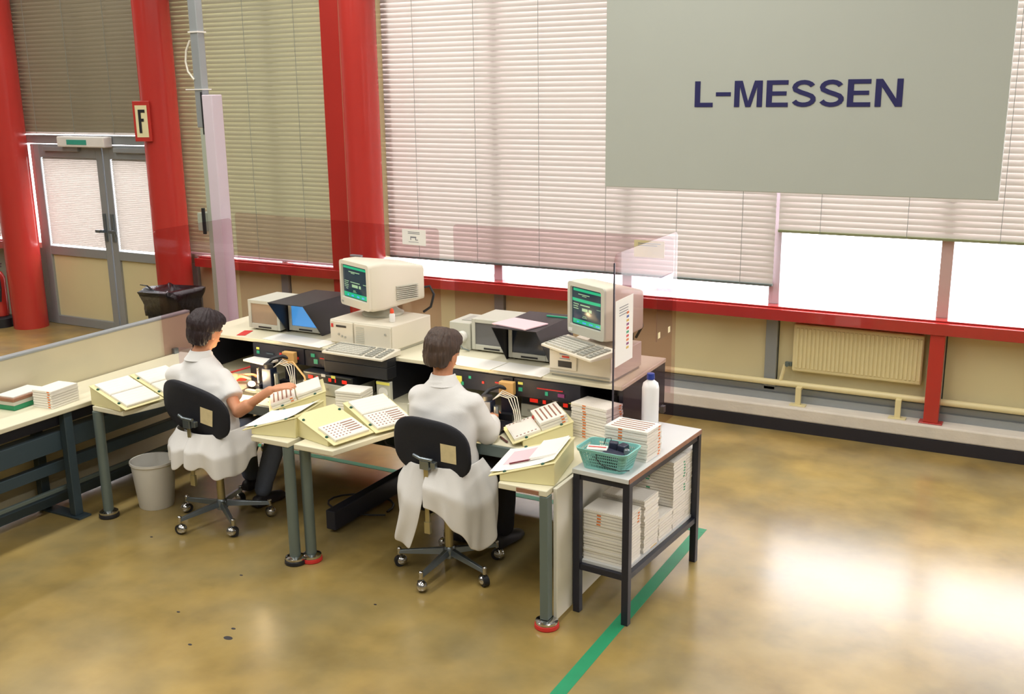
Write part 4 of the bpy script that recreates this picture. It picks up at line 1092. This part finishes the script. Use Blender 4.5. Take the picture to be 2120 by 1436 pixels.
for lb_, x, y in (('round dark knob on the left work surface', -4.20, 4.655), ('round dark knob on the right work surface', -2.665, 4.66)):
    o = MB().lathe([(.016, 0), (.016, .008), (.010, .014)], n=16).build('knob', 'black_plastic', smooth=40); o.location = (x, y, DZ + .0008); tag(o, lb_, 'knob')

# things on the left bench
stack(7, T((-5.375, 4.055, .7212)) @ Matrix.Rotation(R(6), 4, 'Z') @ Matrix.Diagonal((1, .9, 1, 1)), 'plain', 'tick_orange', 'white tray in the stack on the left side bench', 'tray stack on the side bench')
gb = thing('file_box', 'green and brown lidded box with papers on the left side bench', 'box', (-5.56, 3.95, .7208), R(6))
MB().bx(-.08, .08, -.13, .13, 0, .03).build('green_base', 'green_tape', gb, bevel=.003)
MB().bx(-.082, .082, -.132, .132, .0302, .055).build('middle', 'pc_grey', gb, bevel=.003)
MB().bx(-.086, .086, -.136, .136, .0552, .075).build('brown_rim', 'brown_edge', gb, bevel=.003)
MB().bx(-.07, .07, -.12, .12, .0752, .082).build('papers', 'paper', gb)
# white waste bin
wb = thing('waste_basket', 'round white waste basket on the floor beside the left chair', 'bin', (-4.985, 4.40, 0))
MB().lathe([(.0, .0), (.105, 0), (.108, .006), (.136, .285), (.143, .29), (.143, .305), (.134, .305), (.131, .29), (.103, .01), (.0, .008)], n=36, cap=False).build('tub', 'bin_white', wb, smooth=40)
MB().rings([[Vector((.10 * math.cos(a), .10 * math.sin(a), .20 + .03 * math.cos(2 * a))) for a in [2 * PI * k / 16 for k in range(16)]], [Vector((.03 * math.cos(a), .03 * math.sin(a), .235)) for a in [2 * PI * k / 16 for k in range(16)]]]).build('crumpled_paper', 'paper', wb, smooth=40)
# cables under the desks
for nm, pts in (('black cable loop hanging below the right desk, nearest the middle legs', [(-3.30, 4.55, .686), (-3.29, 4.57, .62), (-3.22, 4.62, .575), (-3.14, 4.66, .60), (-3.12, 4.68, .685)]),
                ('black cable loop hanging below the right desk, in the middle', [(-3.14, 4.62, .685), (-3.11, 4.64, .60), (-3.04, 4.68, .57), (-2.97, 4.72, .61), (-2.93, 4.74, .685)]),
                ('black cable loop below the right desk, by the chair back', [(-3.0, 4.72, .685), (-2.98, 4.74, .58), (-2.92, 4.78, .53), (-2.82, 4.82, .57), (-2.78, 4.85, .685)]),
                ('black cable coil lying on the floor under the desks', [(-3.75 + .17 * math.cos(a) * (1 + .05 * k), 4.95 + .17 * math.sin(a), .008 + .002 * k) for k, a in enumerate([2 * PI * i / 18 for i in range(17)])])):
    tag(MB().tube(pts, .0065, n=8).build('cable', 'cable_black', smooth=60), nm, 'cable')

# ================================================================ CHAIRS
def chair(cx, cy, a0, yaw, label, seat_z=.45, lean=R(8), bw=.232, bh=.165, roll=0.0, bx_=0.0):
    t = thing('swivel_chair', label, 'chair', (cx, cy, 0), yaw)
    # base
    hub = MB().lathe([(.0, .075), (.032, .075), (.036, .085), (.036, .125), (.026, .14), (.0, .14)], n=20, cap=False).build('hub', 'steel', t, smooth=40)
    for k in range(5):
        a = R(a0 + 72 * k) - yaw
        X = Matrix.Rotation(a, 4, 'Z')
        z0, z1 = .115, .088
        arm = MB()
        arm.rings([[Vector((.030, s * .020, z0 + u)) for s, u in ((-1, -.02), (1, -.02), (.6, .014), (-.6, .014))], [Vector((.285, s * .013, z1 + u)) for s, u in ((-1, -.010), (1, -.010), (.6, .010), (-.6, .010))]], X=X)
        ao = arm.build('base_arm', 'steel', t, bevel=.002)
        cs = MB().cyl((.285, 0, .070), (.285, 0, .108), .011, n=12, X=X).ell((.285, 0, .104), (.013, .013, .010), X=X).build('caster_stem', 'chrome', ao, smooth=40)
        # ball caster: hooded chrome shell over a dark wheel
        ra = random.uniform(0, 2 * PI)
        Xc = X @ T((.285, 0, .030)) @ Matrix.Rotation(ra, 4, 'Z') @ T((.012, 0, 0))
        MB().ell((0, 0, .004), (.032, .030, .030), n=18, X=Xc).build('caster_shell', 'chrome', ao, smooth=60)
        MB().cyl((0, -.016, -.0), (0, .016, -.0), .0295, n=20, X=Xc @ T((-.012, 0, 0))).build('caster_wheel', 'black_plastic', ao, smooth=40)
    MB().cyl((0, 0, .1402), (0, 0, .30), .024, n=20).build('column', 'brass', t, smooth=40)
    MB().cyl((0, 0, .3002), (0, 0, seat_z - .055), .034, n=20).build('column_sleeve', 'black_plastic', t, smooth=40)
    MB().bx(-.07, .07, -.16, .10, seat_z - .055, seat_z - .028).build('mechanism', 'black_steel', t, bevel=.004)
    MB().tube([(.07, .0, seat_z - .045), (.20, .02, seat_z - .05), (.22, .02, seat_z - .05)], .006, n=8).build('lever', 'steel', t, smooth=40)
    # seat
    def sup(hx, hy, z, yo=0, e=3.0, n=32):
        out = []
        for k in range(n):
            a = 2 * PI * k / n; c, s = math.cos(a), math.sin(a)
            out.append(Vector((hx * math.copysign(abs(c) ** (2 / e), c), yo + hy * math.copysign(abs(s) ** (2 / e), s), z)))
        return out
    MB().rings([sup(.19, .18, seat_z - .0278), sup(.215, .205, seat_z - .02), sup(.222, .212, seat_z + .0), sup(.215, .205, seat_z + .016), sup(.18, .17, seat_z + .022)]).build('seat', 'black_fabric', t, smooth=50)
    # back post and bracket
    MB().bx(-.013, .013, -.205 - .004, -.205 + .004, .30, .70).build('back_post', 'brass', t, bevel=.001)
    MB().bx(-.018, .018, -.214, -.195, .295, .36).bx(-.016, .016, -.194, -.06, seat_z - .06, seat_z - .045).build('post_clamp', 'brass', t, bevel=.002)
    MB().bx(-.028, .028, -.225, -.188, .655, .705).bx(.03, .062, -.215, -.188, .665, .70).build('back_bracket', 'steel', t, bevel=.004)
    MB().tube([(-.07, -.208, .722), (-.02, -.226, .716), (.05, -.218, .712)], .010, n=10).build('tilt_lever', 'steel', t, smooth=50)
    # backrest shell, curved in plan
    zc = .755
    rows = []
    nx, nz = 18, 12
    def outline(a):
        c, s = math.cos(a), math.sin(a); e = 2.9
        x = bw * math.copysign(abs(c) ** (2 / e), c); z = bh * math.copysign(abs(s) ** (2 / e), s)
        x *= 1 + .06 * (-z / bh) * .5
        return x, z
    def pt(a, f, off):
        x, z = outline(a); x *= f; z *= f
        x, z = x * math.cos(roll) + z * math.sin(roll), z * math.cos(roll) - x * math.sin(roll)
        y = -.178 + .42 * x * x + off - z * math.tan(lean)
        return Vector((x + bx_, y, zc + z))
    n = 40
    A = [[pt(2 * PI * k / n, f, 0) for k in range(n)] for f in (.05, .4, .75, .95)] + [[pt(2 * PI * k / n, 1.0, .008) for k in range(n)], [pt(2 * PI * k / n, 1.0, .022) for k in range(n)]] + [[pt(2 * PI * k / n, f, .034 + .006 * (1 - f)) for k in range(n)] for f in (.95, .75, .4, .05)]
    MB().rings(A).build('backrest', 'black_fabric', t, smooth=50)
    # paper sticker on the shell
    lm = M.get('chair_label')
    if lm is None:
        lm = mat('chair_label', srgb(226, 212, 170), .6, var=.14, scale=45); M['chair_label'] = lm
    g = MB(); rr = []
    for j in range(5):
        row = []
        for i in range(6):
            x, z = .075 + .088 * i / 5, -.055 + .105 * j / 4
            x, z = x * math.cos(roll) + z * math.sin(roll), z * math.cos(roll) - x * math.sin(roll)
            row.append(Vector((x + bx_, -.178 + .42 * x * x - z * math.tan(lean) - .0022, zc + z)))
        rr.append(row)
    g.rings(rr, cap=False, closed=False); lo = g.build('sticker', lm, t)
    return t

# ================================================================ PEOPLE
def remesh(mb, name, voxel, smooth_it=4, fac=.5):
    me = bpy.data.meshes.new(name); me.from_pydata(mb.v, [], mb.f); me.update()
    bm = bmesh.new(); bm.from_mesh(me); bmesh.ops.recalc_face_normals(bm, faces=bm.faces); bm.to_mesh(me); bm.free()
    o = bpy.data.objects.new(name, me); C.objects.link(o)
    r = o.modifiers.new('r', 'REMESH'); r.mode = 'VOXEL'; r.voxel_size = voxel; r.use_smooth_shade = True
    s = o.modifiers.new('s', 'SMOOTH'); s.iterations = smooth_it; s.factor = fac
    dg = bpy.context.evaluated_depsgraph_get()
    m2 = bpy.data.meshes.new_from_object(o.evaluated_get(dg))
    bpy.data.objects.remove(o)
    return m2
def limb(mb, pts, rr, n=14):
    """capsule chain"""
    pts = [Vector(p) for p in pts]
    mb.tube(pts, rr, n)
    for p, r in zip(pts, rr): mb.ell(p, (r, r, r), n)
def put(me, name, material, parent):
    me.materials.clear(); me.materials.append(M[material])
    me.polygons.foreach_set('use_smooth', [True] * len(me.polygons))
    o = bpy.data.objects.new(name, me); C.objects.link(o); o.parent = parent
    return o
def fold(me, amp, sx, sy, sz, seed=0.0):
    """cloth folds: stretched noise along the normals"""
    co = [v.co.copy() for v in me.vertices]; no = [v.normal.copy() for v in me.vertices]
    out = []
    for p, nn in zip(co, no):
        n = noise.noise(Vector((p.x * sx + seed, p.y * sy, p.z * sz)))
        n2 = noise.noise(Vector((p.x * sx * 2.3 + seed + 5, p.y * sy * 2.3, p.z * sz * 2.1)))
        out += list(p + nn * (amp * (n + .5 * n2)))
    me.vertices.foreach_set('co', out)
def hand(mb, wrist, fdir, up, side, curl=.5, scale=1.0):
    """palm and five fingers; fdir: pointing direction, up: back of hand, side: +1 thumb to the cross side"""
    f = Vector(fdir).normalized(); u = Vector(up); u = (u - f * u.dot(f)).normalized(); s = f.cross(u).normalized() * side
    wr = Vector(wrist); k = scale
    for off in (-.026, -.009, .009, .026):
        limb(mb, [wr + f * .012 * k, wr + f * .045 * k + s * off * .8 * k, wr + f * .088 * k + s * off * k], [.017 * k, .0135 * k, .0115 * k], 10)
    for off, ln in ((-.029, .060), (-.0095, .074), (.0105, .078), (.029, .070)):
        p = wr + f * .092 * k + s * off * k
        d1 = (f - u * .25 * curl * 2).normalized(); d2 = (f - u * .9 * curl * 2).normalized(); d3 = (f * .6 - u * 1.3 * curl * 2).normalized()
        p1 = p + d1 * ln * .45 * k; p2 = p1 + d2 * ln * .32 * k; p3 = p2 + d3 * ln * .23 * k
        limb(mb, [p, p1, p2, p3], [.0095 * k, .0085 * k, .0078 * k, .0066 * k], 9)
    q = wr + f * .03 * k + s * .024 * k
    t1 = q + (f * .6 + s * .8 - u * .25).normalized() * .036 * k; t2 = t1 + (f * .85 + s * .35 - u * .45).normalized() * .030 * k; t3 = t2 + (f * .9 + s * .0 - u * .5).normalized() * .022 * k
    limb(mb, [q, t1, t2, t3], [.0135 * k, .0105 * k, .0095 * k, .0075 * k], 9)

def person(label, cfg):
    P = {k: Vector(v) for k, v in cfg['j'].items()}
    root = thing('person', label, 'person', (P['pelvis'].x, P['pelvis'].y, 0))
    O = Vector((P['pelvis'].x, P['pelvis'].y, 0))
    for k in P: P[k] = P[k] - O
    # ---- body: one continuous surface
    b = MB()
    limb(b, [P['pelvis'], P['waist'], P['chest']], [.105, .095, .092], 18)
    limb(b, [P['chest'], P['neck']], [.085, .052])
    limb(b, [P['neck'], P['skull'] - Vector((0, 0, .06))], [.052, .054])
    for sd in 'lr':
        limb(b, [P['chest'] + (P['sh' + sd] - P['chest']) * .3, P['sh' + sd]], [.06, .054])
        limb(b, [P['sh' + sd], P['el' + sd], P['wr' + sd]], [.052, .038, .026])
        limb(b, [P['el' + sd], P['el' + sd].lerp(P['wr' + sd], .3)], [.038, .040])
        limb(b, [P['hip' + sd], P['kn' + sd], P['an' + sd]], [.092, .060, .042])
        limb(b, [P['kn' + sd].lerp(P['an' + sd], .05), P['kn' + sd].lerp(P['an' + sd], .35)], [.056, .058])
        hand(b, P['wr' + sd], cfg['hand' + sd][0], cfg['hand' + sd][1], 1 if sd == cfg.get('thumb', 'l') else -1, cfg['hand' + sd][2], .95)
    # head: skull, face, jaw, nose, ears turned by the head matrix
    Hm = T(P['skull']) @ Matrix.Rotation(cfg['head'][0], 4, 'Z') @ Matrix.Rotation(cfg['head'][1], 4, 'X') @ Matrix.Rotation(cfg['head'][2], 4, 'Y')
    b.ell((0, -.012, .02), (.074, .092, .088), 20, X=Hm)
    b.ell((0, .030, -.030), (.060, .068, .088), 18, X=Hm)      # face (looks along +y)
    b.ell((0, .050, -.088), (.040, .040, .030), 14, X=Hm)      # chin
    b.ell((0, .100, -.030), (.012, .016, .022), 10, X=Hm)      # nose
    for sx in (-1, 1):
        b.ell((sx * .077, -.004, -.022), (.009, .020, .032), 12, X=Hm)   # ears
        b.ell((sx * .030, .088, .0), (.017, .012, .008), 10, X=Hm)       # brow
        b.ell((sx * .018, .090, -.066), (.018, .010, .006), 10, X=Hm)    # lips
    me = remesh(b, 'body', .0045, 6)
    body = put(me, 'body', 'skin', root)
    for sx in (-1, 1):
        MB().ell((sx * .030, .0925, -.012), (.0125, .008, .008), 12, X=Hm).build('eye', 'white_plastic', body, smooth=60)
    # ---- hair: cap of the photo's cut
    h = MB()
    for c, r in cfg['hair']: h.ell(c, r, 20, X=Hm)
    me = remesh(h, 'hair', .006, 5)
    Hi = Hm.inverted()
    keep = cfg['hair_keep']
    bm = bmesh.new(); bm.from_mesh(me)
    kill = [v for v in bm.verts if not keep(Hi @ v.co)]
    bmesh.ops.delete(bm, geom=kill, context='VERTS'); bm.to_mesh(me); bm.free()
    co = [v.co.copy() for v in me.vertices]; no = [v.normal.copy() for v in me.vertices]; out = []
    for p, nn in zip(co, no):
        q = Hi @ p
        a = math.atan2(q.x, -q.y)
        n = noise.noise(Vector((a * 9, q.z * 10, 1.7))) * .6 + noise.noise(Vector((a * 24, q.z * 26, 4.1))) * .4
        out += list(p + nn * n * cfg.get('hair_amp', .006))
    me.vertices.foreach_set('co', out)
    put(me, 'hair', cfg['hair_mat'], root)
    # ---- coat: torso and sleeves
    c = MB()
    k = cfg.get('coat_k', 1.0)
    def oval(ctr, hx, hy, n=28, ang=0.0):
        out = []
        for i in range(n):
            a = 2 * PI * i / n
            x, y = hx * math.cos(a), hy * math.sin(a)
            out.append(Vector((ctr.x + x * math.cos(ang) - y * math.sin(ang), ctr.y + x * math.sin(ang) + y * math.cos(ang), ctr.z)))
        return out
    tw = cfg.get('twist', 0.0)
    sec = cfg['torso']        # (t along pelvis..neck, half width, half depth)
    rings_ = []
    for (zz, hx, hy, dx, dy) in sec:
        pv = P['pelvis']; 
        u = (zz - P['pelvis'].z) / (P['neck'].z - P['pelvis'].z)
        ctr = P['pelvis'].lerp(P['neck'], u); 
        rings_.append(oval(Vector((ctr.x + dx, ctr.y + dy, zz)), hx, hy, ang=tw))
    c.rings(rings_)
    for sd in 'lr':
        sh, el, wr = P['sh' + sd], P['el' + sd], P['wr' + sd]
        e = cfg['sleeve' + sd]
        inn = P['chest'].lerp(sh, .45) + Vector((0, 0, .02))
        if e == 'short':
            cut = sh.lerp(el, .62)
            c.tube([inn, sh, sh.lerp(el, .3), cut], [.088, .066, .066, .074], 18); c.ell(sh, (.064, .066, .062), 16)
        else:
            cut = el.lerp(wr, .80)
            c.tube([inn, sh, sh.lerp(el, .5), el], [.090, .068, .068, .062], 18); c.ell(sh, (.066, .068, .064), 16); c.ell(el, (.063, .063, .063), 16)
            c.tube([el, el.lerp(wr, .45), cut], [.066, .055, .044], 18)
    # collar
    me = remesh(c, 'coat', .0075, 14)
    fold(me, cfg.get('fold', .008), 5, 5, 9, cfg.get('seed', 0))
    coat = put(me, 'coat', 'coat', root)
    nk = P['neck']
    col_ = MB(); rr = []
    d = (P['skull'] - nk).normalized()
    for (f, r) in ((-.030, .092), (-.005, .078), (.022, .068), (.026, .063), (.0, .066)):
        rr.append(oval(nk + d * f + Vector((0, .006, 0)), r, r * .95, 24))
    rr = [[Vector((p.x, p.y, p.z + (-.012 if p.y > nk.y + .03 else .008))) for p in ring] for ring in rr]
    col_.rings(rr, cap=False).build('collar', 'coat', coat, smooth=60)
    # ---- coat skirt panels: hanging cloth around the seat
    for (nm, fn, nu, nv) in cfg['panels']:
        g = MB(); rows = []
        for j in range(nv + 1):
            rows.append([Vector(fn(i / nu, j / nv)) - O for i in range(nu + 1)])
        g.rings(rows, cap=False, closed=False)
        o = g.build(nm, 'coat', coat, smooth=80)
        sm = o.modifiers.new('thick', 'SOLIDIFY'); sm.thickness = .005; sm.offset = 0
        su = o.modifiers.new('sub', 'SUBSURF'); su.levels = 1; su.render_levels = 2
    # ---- trousers and shoes
    l = MB()
    limb(l, [P['pelvis'] + Vector((-.06, 0, -.03)), P['pelvis'] + Vector((.06, 0, -.03))], [.12, .12])
    for sd in 'lr':
        limb(l, [P['hip' + sd], P['kn' + sd]], [.100, .074], 16)
        limb(l, [P['kn' + sd], P['kn' + sd].lerp(P['an' + sd], .97)], [.073, .056], 16)
    me = remesh(l, 'trousers', .009, 4)
    fold(me, .005, 9, 9, 9, 3)
    put(me, 'trousers', cfg['trousers'], root)
    for sd in 'lr':
        a = P['an' + sd]; fd = Vector(cfg['foot' + sd]).normalized(); sdv = Vector((-fd.y, fd.x, 0))
        s_ = MB()
        zs = a.z - cfg.get('ankle_h', .085)
        prof = [(-.075, .028, .05), (-.06, .036, .062), (-.01, .038, .075), (.05, .044, .062), (.11, .048, .045), (.16, .038, .035), (.178, .015, .02)]
        rs = []
        for (t_, w_, h_) in prof:
            ctr = a + fd * t_
            rs.append([Vector((ctr.x, ctr.y, zs)) + sdv * (w_ * x) + Vector((0, 0, h_ * z)) for x, z in ((-1, 0), (-1, .45), (-.7, .85), (0, 1), (.7, .85), (1, .45), (1, 0))])
        s_.rings(rs).build('shoe', 'shoe', root, smooth=60)
    return root

# ---------------- the two chairs
chair(-2.82, 4.46, 198, R(0), 'black swivel chair with cream sticker, occupied by the right worker', roll=R(4))
chair(-4.43, 4.41, 182, R(-2), 'black swivel chair with cream sticker, occupied by the left worker', lean=R(6), bw=.262, bh=.155, roll=R(11))

# ---------------- right worker: long coat hanging around the chair
def wave(u, k, ph=0): return math.sin(u * k * 2 * PI + ph)
cx2, cy2 = -2.83, 4.47
def skirt2(side):
    # u: from the back centre round to the thigh, v: from the waist down
    def fn(u, v):
        ang = R(-92 + (2 + 118 * u)) if side > 0 else R(-90 - 116 * u - 20 * (1 - u) * (max(0, min(1, (v - .35) / .65)) ** 1.5))
        rx, ry = .225, .215
        hem = {1: [.455, .41, .33, .22, .185, .25, .42], -1: [.19, .22, .30, .38, .44, .48, .52]}[side]
        f = u * (len(hem) - 1); i = min(int(f), len(hem) - 2); w_ = f - i; w_ = w_ * w_ * (3 - 2 * w_)
        zb = hem[i] * (1 - w_) + hem[i + 1] * w_
        zt = .66
        z = zt + (zb - zt) * v
        fl = min(1, v * 2.2)
        r = 1 + .10 * fl + .05 * wave(u, 2.6, side) * v + .03 * wave(u, 5.3, 1) * v
        waist = .80 + .20 * fl
        r *= .95 / (abs(math.cos(ang)) ** 3 + abs(math.sin(ang)) ** 3) ** (1 / 3)
        x = cx2 + side * 0 + math.cos(ang) * rx * r * waist * (1.16 if side > 0 else 1.02)
        y = cy2 - .02 + math.sin(ang) * ry * r * waist
        # lower ends tuck inwards and sway
        x += side * .02 * v * wave(u, 1.3, .6)
        if v > .6: y += .03 * (v - .6) * wave(u, 3)
        return (x, y, z)
    return fn
person('short brown-haired worker seen from behind in a long white coat at the right desk', dict(
    j=dict(pelvis=(-2.83, 4.47, .545), waist=(-2.835, 4.46, .72), chest=(-2.84, 4.50, .90), neck=(-2.865, 4.515, 1.065), skull=(-2.878, 4.545, 1.212),
           shl=(-3.005, 4.50, .955), shr=(-2.695, 4.52, .955), ell=(-3.05, 4.66, .80), elr=(-2.645, 4.60, .765), wrl=(-2.86, 4.83, .80), wrr=(-2.70, 4.76, .80),
           hipl=(-2.93, 4.49, .53), hipr=(-2.73, 4.49, .53), knl=(-2.97, 4.88, .51), knr=(-2.70, 4.89, .51), anl=(-2.96, 4.84, .10), anr=(-2.70, 4.86, .10)),
    handl=((.55, .6, .0), (-.2, .2, 1), .35), handr=((-.45, .75, .05), (.1, .2, 1), .35), thumb='l',
    head=(R(-6), R(-14), R(2)),
    hair=[((0, -.018, .030), (.094, .108, .092)), ((0, -.045, -.015), (.086, .072, .095)), ((0, .02, .065), (.085, .085, .062)), ((.0, -.03, .075), (.080, .080, .055))],
    hair_keep=lambda q: not (q.z < -.088 or (q.y > .055 and q.z < .045) or (q.z < .0 and q.y > .002) or (q.z < -.045 and q.y > -.03)), hair_mat='hair_brown', hair_amp=.008,
    torso=[(.50, .200, .150, .0, -.01), (.58, .195, .140, 0, -.01), (.72, .182, .125, 0, -.01), (.84, .195, .128, 0, -.01), (.93, .200, .118, 0, -.005), (.985, .165, .100, 0, 0), (1.03, .115, .085, 0, 0), (1.075, .068, .066, 0, 0)],
    sleevel='long', sleever='long', fold=.010, seed=2.0, twist=R(3),
    panels=[('coat_skirt', skirt2(1), 28, 16), ('coat_skirt', skirt2(-1), 26, 16)],
    trousers='trousers', footl=(-.1, 1, 0), footr=(.1, 1, 0)))

# ---------------- left worker: short sleeves, reaching over the trays
cx1, cy1 = -4.44, 4.42
def skirt1(side):
    def fn(u, v):
        ang = R(-92 + (2 + 120 * u)) if side > 0 else R(-88 - (2 + 120 * u))
        hem = {1: [.43, .42, .38, .35, .38, .44, .50], -1: [.43, .41, .41, .43, .46, .49, .52]}[side]
        f = u * (len(hem) - 1); i = min(int(f), len(hem) - 2); w_ = f - i; w_ = w_ * w_ * (3 - 2 * w_)
        zb = hem[i] * (1 - w_) + hem[i + 1] * w_
        z = .62 + (zb - .62) * v
        fl = min(1, v * 2.0)
        r = 1 + .11 * fl + .06 * wave(u, 2.7, side) * v + .035 * wave(u, 6.1, 1) * v
        z += .018 * wave(u, 3.7, 2 + side) * v
        r *= .96 / (abs(math.cos(ang)) ** 3 + abs(math.sin(ang)) ** 3) ** (1 / 3)
        x = cx1 + math.cos(ang) * .236 * r * (.85 + .15 * fl)
        y = cy1 + math.sin(ang) * .245 * r * (.85 + .15 * fl)
        return (x, y, z)
    return fn
person('dark-haired worker seen from behind in a short-sleeved white coat reaching for trays', dict(
    j=dict(pelvis=(-4.47, 4.43, .545), waist=(-4.50, 4.42, .70), chest=(-4.565, 4.46, .855), neck=(-4.60, 4.50, 1.01), skull=(-4.575, 4.545, 1.162),
           shl=(-4.775, 4.46, .865), shr=(-4.425, 4.49, .885), ell=(-4.81, 4.57, .73), elr=(-4.255, 4.43, .715), wrl=(-4.60, 4.78, .80), wrr=(-4.06, 4.50, .855),
           hipl=(-4.56, 4.45, .53), hipr=(-4.38, 4.45, .53), knl=(-4.62, 4.84, .51), knr=(-4.32, 4.86, .51), anl=(-4.62, 4.88, .10), anr=(-4.36, 4.70, .10)),
    handl=((.5, .6, .05), (-.2, .2, 1), .35), handr=((.80, .35, .25), (-.2, -.35, .9), .30), thumb='l',
    head=(R(-7), R(-12), R(5)),
    hair=[((0, -.018, .035), (.098, .112, .090)), ((0, -.045, -.02), (.088, .074, .100)), ((0, .03, .060), (.090, .090, .062)), ((0, -.02, .08), (.085, .085, .052))],
    hair_keep=lambda q: not (q.z < -.095 or (q.y > .065 and q.z < .045) or (q.z < .0 and q.y > .002) or (q.z < -.05 and q.y > -.035)), hair_mat='hair_dark', hair_amp=.010,
    torso=[(.50, .205, .150, .0, 0), (.58, .200, .140, 0, 0), (.70, .190, .125, 0, 0), (.80, .212, .128, 0, -.01), (.87, .212, .118, 0, -.01), (.93, .172, .100, 0, 0), (.975, .118, .085, 0, 0), (1.018, .070, .068, 0, 0)],
    sleevel='short', sleever='short', fold=.010, seed=9.0, twist=R(-4),
    panels=[('coat_skirt', skirt1(1), 28, 12), ('coat_skirt', skirt1(-1), 26, 12)],
    trousers='jeans', footl=(-.1, 1, 0), footr=(.1, 1, 0)))
